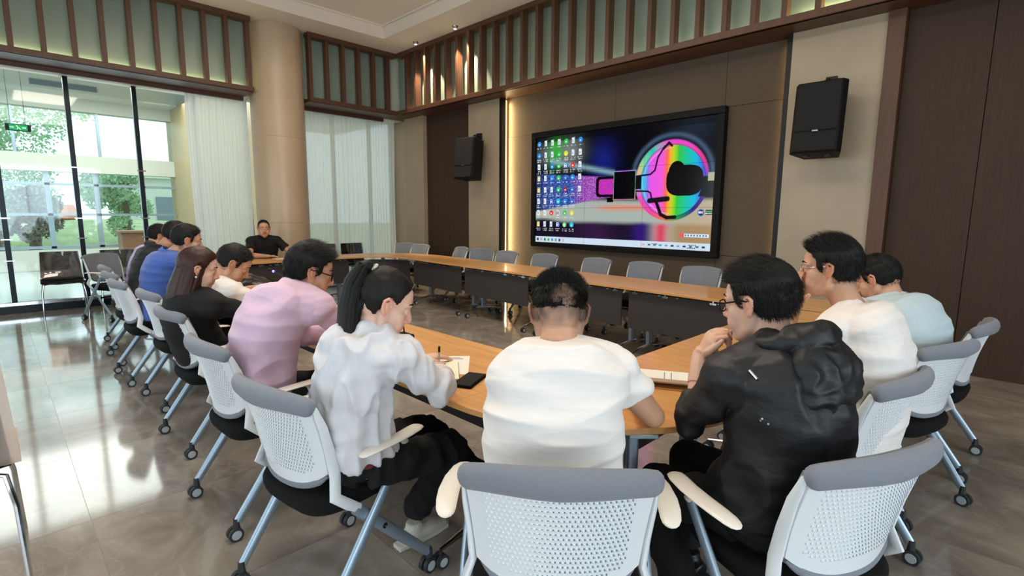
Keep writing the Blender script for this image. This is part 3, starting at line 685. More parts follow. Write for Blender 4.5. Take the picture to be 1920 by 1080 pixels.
# ------------------------------------------------------------------ nesting office chair
def make_chair():
    root = empty('nesting_chair')
    # seat
    def outline(sx, sy, z, n=32):
        o = []
        for k in range(n):
            a = 2*PI*k/n; c, s = math.cos(a), math.sin(a); e = .55
            o.append((math.copysign(abs(c)**e, c)*.232*sx, .02+math.copysign(abs(s)**e, s)*.235*sy, z+.012*(abs(c)**2)-.02*max(s, 0)**4))
        return o
    MB().rings([outline(.70, .74, .385), outline(.88, .9, .40), outline(.97, .98, .425), outline(1, 1, .445), outline(1, 1, .46), outline(.97, .97, .475), outline(.85, .86, .482)]).build('seat', M['seat'], root, ang=60)
    def bk(u, v, off=0):
        w_ = .200+.028*v; y = -.195-.02*v-.065*v*v+.055*u*u*(1-.2*v)
        return V((u*w_, y+off, .49+.375*v))
    N, R = 20, 14
    def shell(u0, u1, v0f, v1, o0, o1, name, m, ang=50):
        rings = []
        for j in range(N+1):
            u = u0+(u1-u0)*j/N; lo = v0f(u); ring = []
            for i in range(R+1): ring.append(bk(u, lo+(v1(u)-lo)*i/R, o0))
            for i in range(R, -1, -1): ring.append(bk(u, lo+(v1(u)-lo)*i/R, o1))
            rings.append(ring)
        return MB().rings(rings).build(name, m, root, ang=ang)
    low = lambda u: .03+.16*abs(u)**3.2
    back = shell(-1, 1, lambda u: low(u)+.04, lambda u: .90, -.012, .002, 'backrest', M['white'])
    shell(-.97, .97, low, lambda u: .955-.03*abs(u)**4, .003, .028, 'back_cushion', M['grey'])
    # grey lip below the shell
    MB().tube([bk(u, low(u)+.022, -.002) for u in np.linspace(-.95, .95, 24)], [.003, .010]+[.015]*20+[.010, .003], 10).build('lower_lip', M['grey'], root)
    # top roll
    us = [-1.06, -1.05, -1.025, -.98]+list(np.linspace(-.92, .92, 23))+[.98, 1.025, 1.05, 1.06]
    pts = [bk(u, .955-.04*abs(u)**4, -.006) for u in us]
    rr = [.004, .012, .019, .0235]+[.024+.006*(1-abs(u)) for u in np.linspace(-.92, .92, 23)]+[.0235, .019, .012, .004]
    MB().tube(pts, rr, 12, flat=1.35, up=(0, 0, 1)).build('top_roll', M['grey'], root)
    # relief pattern on the shell: raised pegs and little slots
    mb = MB(); rows, cols = 17, 27
    for j in range(rows):
        v = .21+.60*j/(rows-1)
        for i in range(cols):
            u = -.80+1.60*(i+.5*(j % 2))/cols
            if v < low(u)+.13+.04*abs(u): continue
            c = bk(u, v, -.0125); s = .0042
            a = [c+V((-s, -.0, -s*.3)), c+V((0, 0, -s)), c+V((s, 0, -s*.3)), c+V((s*.6, 0, s)), c+V((-s*.6, 0, s))]; t = c+V((0, -.0032, 0))
            mb.add(a+[t], [(k, (k+1) % 5, 5) for k in range(5)], 0)
            d = c+V((.0062, -.0004, .0018)); mb.add([d+V((-.0016, 0, -.003)), d+V((.0016, 0, -.003)), d+V((.0016, 0, .003)), d+V((-.0016, 0, .003))], [(0, 1, 2, 3)], 1)
    pf = mb.build('perforation', [M['white'], M['hole']], back, smooth=False); pf['kind'] = 'stuff'
    for s in (-1, 1):
        x = s*.236
        P = [bk(s*1.0, .90), bk(s*1.02, .70), bk(s*1.02, .45), bk(s*1.03, .2), V((x, -.165, .50)), V((x+s*.004, -.115, .455)), V((x+s*.006, -.075, .425))]
        P = [V((s*max(abs(p.x)+.006, .21), p.y+.004, p.z)) for p in P]
        MB().tube(P, [.010, .016, .019, .021, .022, .020, .016], 10, flat=.55, up=(1, 0, 0)).build('side_frame', M['white'], root)
        def caster(par, y):
            mb = MB(); cx = s*.262
            mb.tube([(cx, y, .10), (cx, y, .055)], [.012, .016], 8)
            for q in (-1, 1):
                mb.cyl((cx+q*.005, y-.008, .031), (cx+q*.022, y-.008, .031), .031, n=20).cyl((cx+q*.0222, y-.008, .031), (cx+q*.0236, y-.008, .031), .021, .020, n=18, mi=1)
            mb.build('caster', [M['rubber'], M['hub']], par)
        lg = MB().tube([(s*.244, -.085, .43), (s*.252, .10, .235), (s*.262, .245, .085)], [.022, .022, .018], 12, flat=.6, up=(1, 0, 0)).build('front_leg', M['legm'], root); caster(lg, .25)
        lg = MB().tube([(s*.266, .135, .60), (s*.266, -.05, .35), (s*.264, -.245, .085)], [.018, .023, .019], 12, flat=.6, up=(1, 0, 0)).build('rear_leg', M['legm'], root); caster(lg, -.25)
        # arm pad with neck
        mb = MB(); pts = [(s*.297, -.100, .640), (s*.298, -.096, .641), (s*.300, -.087, .643), (s*.304, -.070, .647), (s*.309, -.03, .652), (s*.312, .02, .655), (s*.308, .09, .656), (s*.296, .15, .655), (s*.287, .178, .653), (s*.283, .190, .651), (s*.281, .195, .650)]
        mb.tube(pts, [.001, .0035, .0055, .007, .0078, .008, .008, .0078, .0065, .004, .001], 16, flat=3.9, up=(1, 0, 0))
        mb.tube([(s*.267, .13, .595), (s*.270, .115, .625), (s*.290, .09, .648)], [.017, .014, .012], 10)
        mb.build('armrest', M['cream'], root, ang=60)
    MB().cyl((-.262, .03, .31), (.262, .03, .31), .011, n=10).build('crossbar', M['blackmetal'], root)
    return root
ch0 = make_chair(); first = [True]
def chair(x, y, az, label, group=None):
    r = place(ch0, (x, y, 0), math.radians(az), label, 'chair', group, first[0]); first[0] = False
    return r
chair(-.87, 1.06, 41, 'white and grey mesh-back chair seen from behind, under the heavyset man in the white t-shirt')
chair(-1.82, .85, 9, 'white-backed castered chair under the ponytailed woman, armrests spread')
chair(-2.64, .88, 3, 'white-backed castered chair under the man in the pink shirt')
chair(-3.66, .95, 3, 'white-backed castered chair under the woman with loose brown hair')
chair(-4.60, 1.01, 3, 'white-backed castered chair under the man bending over his phone')
chair(-5.46, .95, 2, 'white-backed castered chair under the man in the blue polo shirt')
chair(-6.25, 1.00, 3, 'castered chair under the person in the black hooded top')
chair(-7.0, 1.06, 0, 'castered chair under the person in the lavender shirt')
chair(-8.80, 1.12, -62, 'empty grey chair at the rounded left corner of the table, near the glass')
chair(-.42, 1.62, 66, 'white-backed castered chair at the lower right under the man in the black jacket')
chair(-.50, 2.40, 80, 'white-backed castered chair under the man in the white t-shirt and glasses on the right')
chair(-.42, 3.20, 70, 'white-backed castered chair under the man in the pale blue shirt')
chair(-.36, 3.92, 86, 'empty grey castered chair by the dark wood wall, rightmost')
chair(-8.75, 3.05, -92, 'grey castered chair behind the man in the black t-shirt')
for x, y, az, lb in ((-8.66, 5.56, 200, 'in the back corner, leftmost of the far row'), (-8.12, 5.50, 188, 'second from the left of the far row, by the corner pilaster'), (-7.05, 5.56, 168, 'third from the left in the far row, below the left loudspeaker'), (-6.42, 5.60, 198, 'turned aside, below and right of the left loudspeaker'),
                 (-5.80, 5.50, 180, 'in front of the glowing light strip'), (-4.98, 5.48, 182, 'under the left edge of the video wall'), (-4.06, 5.46, 176, 'under the middle of the video wall, beyond the spiky head'), (-3.30, 5.44, 180, 'under the right half of the video wall'), (-2.56, 5.40, 181, 'under the lower right corner of the video wall')):
    chair(x, y, az, 'empty grey-backed chair '+lb)

# ------------------------------------------------------------------ black shell chairs in plastic wrap
def make_black():
    root = empty('visitor_chair')
    prof = [(.225, .435), (.21, .448), (.05, .440), (-.10, .440), (-.165, .455), (-.20, .50), (-.222, .60), (-.245, .74), (-.262, .865)]
    def sh(name, m, off, hw, nz=0, par=root):
        rings = []; n = len(prof)
        nr = []
        for i in range(n):
            a = V((0, *prof[max(i-1, 0)])); b = V((0, *prof[min(i+1, n-1)])); t = (b-a).normalized(); nr.append(V((0, -t.z, t.y)))
        for j in range(13):
            u = -1+2*j/12; f = []; g_ = []
            for i in range(n):
                taper = hw*(1-.07*max(i-5, 0)/3*1.2)
                p = V((u*taper, prof[i][0]+(.02*u*u if i > 4 else 0), prof[i][1]+(.012*u*u if i <= 4 else 0)))
                k = nz*noise.noise(p*14) if nz else 0
                f.append(p-nr[i]*(off+abs(k))); g_.append(p+nr[i]*(off*.2+.006+k))
            rings.append(f+g_[::-1])
        return MB().rings(rings).build(name, m, par, ang=50)
    sh('shell', M['blackgloss'], .004, .235); sh('plastic_cover', M['wrap'], .012, .245, .022)
    for sx in (-1, 1):
        MB().tube([(sx*.15, .12, .435), (sx*.215, .19, .425), (sx*.235, .215, .30), (sx*.245, .235, 0)], .010, 8).build('leg', M['chrome'], root)
        MB().tube([(sx*.15, -.12, .435), (sx*.215, -.17, .425), (sx*.235, -.20, .30), (sx*.245, -.235, 0)], .010, 8).build('leg', M['chrome'], root)
    return root
bc = make_black()
place(bc, (-9.80, .65, 0), math.radians(-92), 'black plastic-wrapped chair against the glass wall, leftmost', 'chair', None, True)
place(bc, (-9.78, 1.32, 0), math.radians(-96), 'black plastic-wrapped chair against the glass wall, partly behind the grey chair backs', 'chair')
place(bc, (-9.30, 4.44, 0), math.radians(-95), 'black wrapped chair by the curtain, partly hidden by the head of the man in pink', 'chair')
place(bc, (-9.30, 5.02, 0), math.radians(-92), 'black wrapped chair by the curtain, the one seen clear of any head', 'chair')
wc = place(bc, (-2.90, -.27, 0), math.radians(90), 'chair in milky plastic wrap cut off by the left edge of the picture', 'chair')
for c in wc.children:
    if c.name.startswith('plastic_cover'):
        c.data = c.data.copy(); c.data.materials[0] = M['wrap2']; c.scale = (1.08, 1.08, 1.04)

# ------------------------------------------------------------------ things on the tables
def thing_at(name, mb, m, loc, rz, label, cat, bevel=0, **k):
    o = mb.build(name, m, bevel=bevel, **k); o.location = loc; o.rotation_euler = (0, 0, rz); return tag(o, label, cat)
def sheet(w_, h_, t=.0012, curl=0, m=None, n=8):
    mb = MB(); rings = []
    for i in range(n+1):
        x = -w_/2+w_*i/n; z = curl*max(0, (i/n-.6)/.4)**2
        rings.append([(x, -h_/2, z), (x, h_/2, z), (x, h_/2, z+t), (x, -h_/2, z+t)])
    return mb.rings(rings)
def lines(par, rows, w_, h_, z, rnd=random.Random(5)):
    mb = MB()
    for r in rows:
        y = h_*r; a = rnd.uniform(-.42, -.3)*w_; b = rnd.uniform(.0, .4)*w_; mb.add([(a, y-.0015, z), (b, y-.0015, z), (b, y+.0015, z), (a, y+.0015, z)], [(0, 1, 2, 3)])
    mb.build('print', M['ink'], par, smooth=False)
o = thing_at('document', sheet(.21, .297), M['paper'], (-1.86, 1.44, TZ+.001), math.radians(48), 'white printed sheet lying partly under the open notebook by the writing hand', 'paper'); lines(o, (.42, .38, .33), .2, .28, .002)
nb = empty('notebook', (-1.80, 1.33, TZ+.003), math.radians(52), 'cream-paged notebook under the hand of the ponytailed woman', 'notebook')
MB().box((-.105, -.145, .0005), (.105, .145, .003)).build('cover', M['rubber'], nb, bevel=.001); sheet(.205, .285, .007, .004).build('pages', M['paper2'], nb, loc=(0, 0, .003)); lines(nb.children[1], (.35, .2, .1), .2, .28, .0075)
ph = empty('wallet_phone', (-1.60, 1.36, TZ), math.radians(-64), 'thick black phone in a folding case on the near table', 'phone')
MB().box((-.085, -.042, 0), (.085, .042, .007)).build('case_back', M['seat'], ph, bevel=.003); MB().box((-.085, -.042, .0075), (.085, .042, .016)).build('phone_body', M['blackplastic'], ph, bevel=.004)
thing_at('eraser', MB().box((-.02, -.007, 0), (.02, .007, .006)), M['white'], (-1.70, 1.24, TZ), .6, 'tiny white clip at the edge of the notebook', 'clip', .001)
pen = empty('pen', (0, 0, 0), 0, 'clear ballpoint pen with black cap held upright by the ponytailed woman', 'pen')
PA, PB = V((-1.795, 1.345, TZ+.011)), V((-1.775, 1.335, TZ+.125))
MB().tube([PA, PA.lerp(PB, .12), PA.lerp(PB, .8)], [.001, .004, .004], 10).build('barrel', M['hub'], pen); MB().tube([PA.lerp(PB, .78), PB], [.0052, .0052], 10).build('cap', M['blackplastic'], pen)
o = thing_at('document', sheet(.21, .29, .0012), M['paper'], (-3.0, 1.50, TZ+.001), .3, 'white sheet under the sleeve of the man in the pink shirt', 'paper')
nb2 = empty('open_notebook', (-1.03, 1.96, TZ), math.radians(-62), 'open white notebook in front of the man in the black jacket', 'notebook')
MB().box((-.11, -.15, .0005), (.11, .15, .004)).build('cover', M['edge'], nb2, bevel=.001); sheet(.21, .29, .013, .028).build('pages', M['paper'], nb2, loc=(0, 0, .004)); lines(nb2.children[1], (.42, .37, .1, .0), .2, .28, .0135)
def mic(loc, rz, path, label, ring=.82):
    root = empty('gooseneck_microphone', loc, rz, label, 'microphone')
    MB().prism([(-.05, -.06), (.05, -.06), (.055, .06), (-.055, .06)], 0, .035).build('base', M['blackplastic'], root, bevel=.006)
    MB().box((-.03, -.045, .035), (.03, -.01, .038)).build('button_panel', M['modesty'], root, bevel=.001)
    pts = [V(p) for p in path]
    MB().tube(pts, .0042, 8).build('gooseneck', M['blackmetal'], root)
    a, b = pts[-2], pts[-1]; d = (b-a).normalized()
    MB().tube([b-d*.012, b], [.0085, .0085], 12).build('light_ring', M['blue'], root)
    MB().tube([b, b+d*.01, b+d*.06, b+d*.07], [.007, .0105, .0115, .006], 12).build('capsule', M['blackplastic'], root)
mic((-3.65, 1.62, TZ), 0, [(0, .03, .03), (-.08, .03, .10), (-.42, .02, .165), (-.72, -.02, .225)], 'gooseneck microphone with a glowing blue ring, left of the man in the pink shirt')
mic((-2.42, 1.55, TZ), 0, [(0, .03, .03), (.0, .02, .10), (-.02, .0, .16), (-.05, -.02, .20)], 'black gooseneck microphone just beyond the face of the ponytailed woman')
thing_at('desk_terminal', MB().box((-.045, -.012, 0), (.045, .012, .115)), M['blackplastic'], (-2.52, 1.47, TZ), math.radians(50), 'black upright desk terminal box beside the ponytailed woman', 'electronics', .004)
# draped black bag
mb = MB(); nx, ny = 44, 26; rings = []
for i in range(nx+1):
    u = i/nx; r = []
    for j in range(ny+1):
        v = j/ny*PI
        hh = .125*(math.sin(PI*min(max(u, .02), .98))**.5)*(1+.15*math.sin(u*5)); ww = .17*(math.sin(PI*min(max(u, .02), .98))**.4)
        x = -.36+.72*u; k = 1+.16*noise.noise(V((u*6, v*2.2, 0)))+.10*abs(noise.noise(V((u*3, v*6, 4))))
        r.append((x, -ww*math.cos(v)*k, hh*math.sin(v)*k))
    rings.append(r)
bag = mb.rings(rings, caps=True).build('leather_bag', M['blackgloss'], ang=70); bag.location = (-5.0, 1.62, TZ+.002); bag.rotation_euler = (0, 0, .08); bag.scale = (1.05, 1, 1)
tag(bag, 'crumpled black leather bag lying on the near table beyond the reading man', 'bag')
MB().tube([(.1, -.18, .01), (.22, -.27, .008), (.40, -.25, .008), (.36, -.13, .02)], .007, 6).build('strap', M['blackgloss'], bag)
thing_at('cable', MB().tube([(0, 0, .004), (.12, .03, .004), (.25, -.03, .004), (.4, .02, .004), (.5, .1, .004)], .003, 6), M['blackmetal'], (-4.35, 1.52, TZ), 0, 'thin black cable on the table before the reading man', 'cable')
thing_at('phone', MB().box((-.075, -.037, 0), (.075, .037, .008)), M['blackplastic'], (-4.1, 1.42, TZ), .3, 'flat black phone on the table beside the cable', 'phone', .003)
thing_at('document', sheet(.21, .29, .002), M['paper'], (-8.12, 3.14, TZ+.001), .1, 'white papers under the hands of the man in the black t-shirt', 'paper')
thing_at('phone', MB().box((-.075, -.037, 0), (.075, .037, .009)), M['blackplastic'], (-.98, 2.68, TZ), 1.3, 'black phone on the right table beyond the raised hand', 'phone', .003)
# ------------------------------------------------------------------ people
def cloth(name, col, bump=.35, bscale=9, rough=.85, stretch=(1, 1, 2.2), sheen=.15, var=.03):
    return mat(name, col, rough, bump=bump, bscale=bscale, stretch=stretch, sheen=sheen, var=var, vscale=30)
M['skin'] = mat('skin', '#c6977a', .5, sss=.12, attr='tone', var=.03, vscale=40)
M['skin2'] = mat('skin_fair', '#d8ae98', .5, sss=.12, attr='tone', var=.02, vscale=40)
M['hair'] = mat('black_hair', '#0b0a09', .6, spec=.3, bump=.15, bscale=160, stretch=(3, 3, .6), var=.25, vscale=60)
M['hairb'] = mat('dark_brown_hair', '#341a12', .45, spec=.35, bump=.12, bscale=160, stretch=(4, 4, .5), var=.25, vscale=60)
M['eyew'] = mat('eye_white', '#dcd6cc', .2); M['iris'] = mat('dark_iris', '#1a110c', .15)
M['lens'] = glassmat('spectacle_lens', (.92, .94, .95), .04)
M['whitetee'] = cloth('white_jersey', '#e9e4df', .35, 10, stretch=(.5, .5, 3)); M['pinkshirt'] = cloth('pink_cotton', '#d9b9d0', .4, 7)
M['blouse'] = cloth('white_cotton_blouse', '#d4d4d8', .5, 6, stretch=(2, 2, .8)); M['blackcloth'] = cloth('black_knit', '#08080a', .4, 8, sheen=0)
M['jacket'] = cloth('black_nylon', '#080a0f', .6, 9, rough=.55, sheen=0); M['bluepolo'] = cloth('blue_pique', '#3d5ca8', .25, 8)
M['lavender'] = cloth('lavender_cotton', '#b9a3cf', .3, 8); M['paleblue'] = cloth('pale_blue_jersey', '#b9ccd2', .35, 9)
M['charcoal'] = cloth('charcoal_fleece', '#18191b', .4, 8, sheen=.05); M['trouser'] = cloth('black_trouser', '#08090b', .4, 7, sheen=0); M['navy'] = cloth('navy_trouser', '#232f5c', .4, 7)
M['khaki'] = cloth('grey_trouser', '#8a8482', .4, 7)
M['belt'] = mat('red_brown_leather', '#6e2a20', .5); M['shoe'] = mat('off_white_shoe', '#cfcabd', .7, bump=.4, bscale=60); M['bshoe'] = mat('black_shoe', '#101012', .4)
M['cafe'] = mat('hair_tie', '#b9c2b0', .5); M['pearl'] = mat('pearl', '#f4f0ea', .15)

def fuse(mb, voxel, smooth=3, fn=None, dec=None, ang=180):
    me = bpy.data.meshes.new('t'); me.from_pydata(mb.v, [], mb.f)
    bm = bmesh.new(); bm.from_mesh(me); bmesh.ops.recalc_face_normals(bm, faces=bm.faces); bm.to_mesh(me); bm.free()
    o = bpy.data.objects.new('t', me); COL.objects.link(o)
    r = o.modifiers.new('r', 'REMESH'); r.mode = 'VOXEL'; r.voxel_size = voxel
    if smooth: s = o.modifiers.new('s', 'SMOOTH'); s.iterations = smooth; s.factor = .5
    if dec: d = o.modifiers.new('d', 'DECIMATE'); d.ratio = dec
    dg = bpy.context.evaluated_depsgraph_get(); m2 = bpy.data.meshes.new_from_object(o.evaluated_get(dg))
    bpy.data.objects.remove(o); bpy.data.meshes.remove(me)
    n = len(m2.vertices); co = np.empty(n*3); m2.vertices.foreach_get('co', co); no = np.empty(n*3); m2.vertices.foreach_get('normal', no)
    co = co.reshape(-1, 3); no = no.reshape(-1, 3)
    if fn is not None:
        co = co + no*np.array([fn(V(p)) for p in co])[:, None]
    fs = [tuple(p.vertices) for p in m2.polygons]; bpy.data.meshes.remove(m2)
    return co, fs
def mesh_obj(name, parts, m, parent, tone=None):
    vs, fs = [], []
    for co, f in parts:
        o = len(vs); vs += [tuple(p) for p in co]; fs += [tuple(i+o for i in q) for q in f]
    me = bpy.data.meshes.new(name); me.from_pydata(vs, [], fs); me.materials.append(m); me.shade_smooth()
    if tone is not None:
        a = me.color_attributes.new('tone', 'FLOAT_COLOR', 'POINT')
        a.data.foreach_set('color', np.array([(*tone(V(p)), 1) for p in vs], dtype=np.float32).ravel())
    o = bpy.data.objects.new(name, me); COL.objects.link(o); o.parent = parent
    return o

def skull_mb(mb, X, fem=False):
    def B(c, r): mb.ball(c, r, 18, X=X)
    B((0, -.014, .034), (.076, .097, .088)); B((0, -.045, -.005), (.062, .062, .062))
    B((0, .028, -.028), (.063, .060, .090)); B((0, .034, .040), (.063, .057, .060))
    j = .93 if fem else 1.0
    B((0, .024, -.055), (.060*j, .060, .058)); B((0, .032, -.075), (.052*j, .052, .044)); B((0, .062, -.098), (.026*j, .026, .022)); B((0, .066, -.060), (.035, .028, .036)); B((0, .078, -.03), (.02, .02, .03))
    for s in (-1, 1):
        B((s*.040, .050, -.026), (.027, .028, .030)); B((s*.038, .060, -.050), (.026, .022, .034))
        mb.tube([(s*.060*j, -.004, -.020), (s*.052*j, .002, -.066), (s*.034*j, .040, -.088), (s*.010, .066, -.098)], [.022, .021, .021, .022], 12, X=X)
        mb.tube([(s*.010, .083, .020), (s*.034, .080, .027), (s*.056, .058, .020)], [.011, .011, .011], 8, X=X)
def head_mb(mb, X, fem=False, open_eyes=False, far=False):
    def B(c, r): mb.ball(c, r, 18, X=X)
    B((0, .089, -.034), (.016, .014, .012))
    for s in (-1, 1):
        B((s*.032, .0735, .0085 if open_eyes else .003), (.0165, .0125, .0115 if open_eyes else .014))
        if not far: mb.tube([(s*.020, .081, -.008), (s*.032, .083, -.010), (s*.045, .077, -.006)], .0045, 6, X=X)
        B((s*.0125, .0915, -.036), (.0095, .011, .0085))
        # ear
        rim = [(s*.069, .006, -.022), (s*.073, .008, .004), (s*.080, .000, .021), (s*.088, -.014, .028), (s*.092, -.026, .016), (s*.089, -.024, -.006), (s*.081, -.012, -.027), (s*.073, -.001, -.034)]
        mb.tube(rim, [.004, .005, .0058, .0062, .0060, .0056, .0068, .005], 8, X=X)
        mb.tube([(s*.070, -.004, -.02), (s*.077, -.010, .0), (s*.079, -.012, .014)], [.012, .012, .009], 8, X=X)
    mb.tube([(0, .082, .020), (0, .091, .004), (0, .102, -.016), (0, .109, -.028)], [.010, .0085, .010, .0105], 10, X=X)
    B((0, .107, -.031), (.0105, .0105, .009)); B((0, .099, -.038), (.009, .009, .006))
    mb.tube([(-.022, .083, -.060), (-.008, .0925, -.055), (0, .0925, -.0565), (.008, .0925, -.055), (.022, .083, -.060)], [.004, .0058, .0055, .0058, .004], 8, X=X)
    mb.tube([(-.020, .082, -.063), (0, .0915, -.0675), (.020, .082, -.063)], [.004, .0072, .004], 8, X=X)

def hand_mb(mb, W, d, back, side, curl=.5, sc=1.0, spread=.06, thumb=(.75, .65, -.15), tcurl=.4):
    d = V(d).normalized(); back = V(back); back = (back-d*back.dot(d)).normalized(); x = d.cross(back)*(-side)   # toward the thumb
    W = V(W)
    def P(a, b, c): return W+x*a*sc+d*b*sc+back*c*sc
    mb.tube([P(0, -.03, 0), P(0, .0, 0), P(.002, .03, 0), P(.002, .062, .001), P(0, .085, 0)], [.026*sc, .026*sc, .034*sc, .040*sc, .036*sc], 14, flat=.42, up=tuple(back))
    for bx, by, L, r in ((.028, .083, .073, .0088), (.0095, .088, .081, .0088), (-.0095, .085, .075, .0084), (-.027, .076, .058, .0074)):
        p = P(bx, by, 0); a = 0; q = [P(bx, by-.03, 0), p]; sp = bx/.03*spread
        for f, k in ((.45, .95), (.30, 1.15), (.25, .75)):
            a += curl*k
            v = (d*math.cos(a)-back*math.sin(a)+x*sp*math.cos(a)).normalized(); p = p+v*L*f*sc; q.append(p)
        mb.tube(q, [r*sc, r*1.08*sc, r*.98*sc, r*.9*sc, r*.72*sc], 9)
        mb.ball(q[-1], r*.72*sc, 8)
    tv = (x*thumb[0]+d*thumb[1]+back*thumb[2]).normalized(); p0 = P(.018, .018, -.004); p1 = p0+tv*.036*sc
    tv2 = (tv*(1-tcurl)+d*tcurl*.9-back*tcurl*.25-x*tcurl*.2).normalized(); p2 = p1+tv2*.030*sc; p3 = p2+(tv2-x*.15).normalized()*.024*sc
    mb.tube([p0, p1, p2, p3], [.015*sc, .012*sc, .0105*sc, .008*sc], 9); mb.ball(p3, .008*sc, 8)

def hairline(y, style):
    pts = {'short': [(-.14, -.066), (-.05, -.062), (-.022, -.030), (-.018, .010), (-.004, .032), (.006, .030), (.012, -.010), (.026, -.006), (.034, .040), (.055, .062), (.075, .078), (.12, .080)],
           'crew': [(-.14, .000), (-.06, .004), (-.03, .018), (-.01, .034), (.02, .040), (.034, .052), (.055, .070), (.075, .084), (.12, .088)],
           'balding': [(-.14, -.05), (-.03, -.045), (-.018, .02), (.006, .034), (.012, .0), (.024, .004), (.032, .06), (.045, .085), (.06, .10), (.12, .12)],
           'long': [(-.14, -.075), (-.03, -.070), (-.020, .000), (-.004, .034), (.012, .020), (.030, .012), (.040, .045), (.060, .070), (.12, .085)]}[style]
    for (a, b), (c, d_) in zip(pts[:-1], pts[1:]):
        if y <= c: t = min(max((y-a)/(c-a), 0), 1); return b+(d_-b)*t
    return pts[-1][1]
def hair_obj(X, style, parent, m, seed, thick=.014, strand=.03, flow=(0, .5, .2), spike=.6, count=2600, fem=False, wid=.0007, top=1.0):
    rnd = random.Random(seed); C = V((0, -.014, .034)); R = (.0775, .0985, .090)
    nu, nv = 72, 44; mb = MB(); idx = {}; keep = {}
    def surf(a, b):
        dv = V((math.cos(a)*math.sin(b), math.sin(a)*math.sin(b), math.cos(b)))
        p = C+V((dv.x*R[0], dv.y*R[1], dv.z*R[2]))
        if p.z < .0 and p.y < 0: p.y -= .004*min(1, -p.z/.05)
        dist = p.z-hairline(p.y, style)+(.012*noise.noise(V((p.x*45, p.y*45, p.z*45+seed))) if style == 'crew' else .003*noise.noise(p*60))
        t = max(0, min(dist/.022, 1)); t = t*t*(3-2*t)
        th = thick*t*(1+.35*top*max(dv.z, 0))+.004*t*noise.noise(V((p.x*40, p.y*40, p.z*40+seed)))
        if style == 'crew' and p.y < -.045 and ((p.x-.012)/.030)**2+((p.z-.034)/.034)**2+1.3*noise.noise(p*60) < .85: dist = -.01; th = 0
        return p, dv, dist, th
    for j in range(nv+1):
        for i in range(nu):
            p, dv, dist, th = surf(2*PI*i/nu, PI*.80*j/nv)
            keep[(i, j)] = dist > -.004; idx[(i, j)] = len(mb.v); mb.v.append(tuple(X@(p+dv*(th-.0005))))
    for j in range(nv):
        for i in range(nu):
            k = (i+1) % nu
            if keep[(i, j)] and keep[(k, j)] and keep[(i, j+1)] and keep[(k, j+1)]:
                mb.f.append((idx[(i, j)], idx[(k, j)], idx[(k, j+1)], idx[(i, j+1)])); mb.m.append(0)
    RX = X.to_3x3(); n_ = 0
    count = int(count*2.2)
    while n_ < count:
        a = rnd.uniform(0, 2*PI); b = math.acos(rnd.uniform(-.75, 1))
        p, dv, dist, th = surf(a, b)
        if dist < .001 and not (style == 'crew' and dist == -.01 and rnd.random() < .75): continue
        n_ += 1
        p = p+dv*th*.75; fl = V(flow); 
        if dv.z > .35: f = V((dv.x*.3, fl.y, fl.z))
        elif dv.y < -.2: f = V((dv.x*.2, -.1, -.9))
        else: f = V((dv.x*.1, -.35, -.8))
        t = max(0, min(dist/.03, 1)); L = strand*(.30+.65*t)*rnd.uniform(.6, 1.15)*(1 if dv.z > .3 else .62)
        vdir = (dv*spike+f+V((rnd.uniform(-1, 1), rnd.uniform(-1, 1), rnd.uniform(-1, 1)))*.20).normalized()
        s = dv.cross(vdir); s = (s if s.length > .01 else V((1, 0, 0))).normalized(); s = (s+V((rnd.uniform(-1, 1), rnd.uniform(-1, 1), rnd.uniform(-1, 1)))*.5).normalized()
        q0 = p; q1 = p+vdir*L*.5; q2 = p+vdir*L+f*L*.25-dv*L*.12; w0 = wid*rnd.uniform(.7, 1.3)
        mb.add([q0-s*w0, q0+s*w0, q1+s*w0*.8, q1-s*w0*.8, q2], [(0, 1, 2, 3), (3, 2, 4)], X=X)
    o = mb.build('hair', m, parent, ang=180); return o
def long_locks(mb, paths, n, width, rnd, spread):
    # paths: list of (point, radius) along the fall
    for _ in range(n):
        a = rnd.uniform(0, 2*PI); r = math.sqrt(rnd.random())*.98; ox, oy = math.cos(a)*r, math.sin(a)*r; cut = rnd.uniform(.86, 1.0); pts = []
        for i, (p, rx, ry, ax) in enumerate(paths):
            ax = V(ax).normalized(); t = (V(paths[min(i+1, len(paths)-1)][0])-V(paths[max(i-1, 0)][0])).normalized(); ay = t.cross(ax)
            pts.append(V(p)+ax*ox*rx+ay*oy*ry)
        pts[-1] = pts[-2].lerp(pts[-1], cut)
        s = V((rnd.uniform(-1, 1), rnd.uniform(-1, 1), 0)).normalized(); vs = []; N_ = len(pts)
        for i, p in enumerate(pts):
            w_ = width*(1-.75*(i/(N_-1))**3); vs += [p-s*w_, p+s*w_]
        mb.add(vs, [(2*i, 2*i+1, 2*i+3, 2*i+2) for i in range(N_-1)])

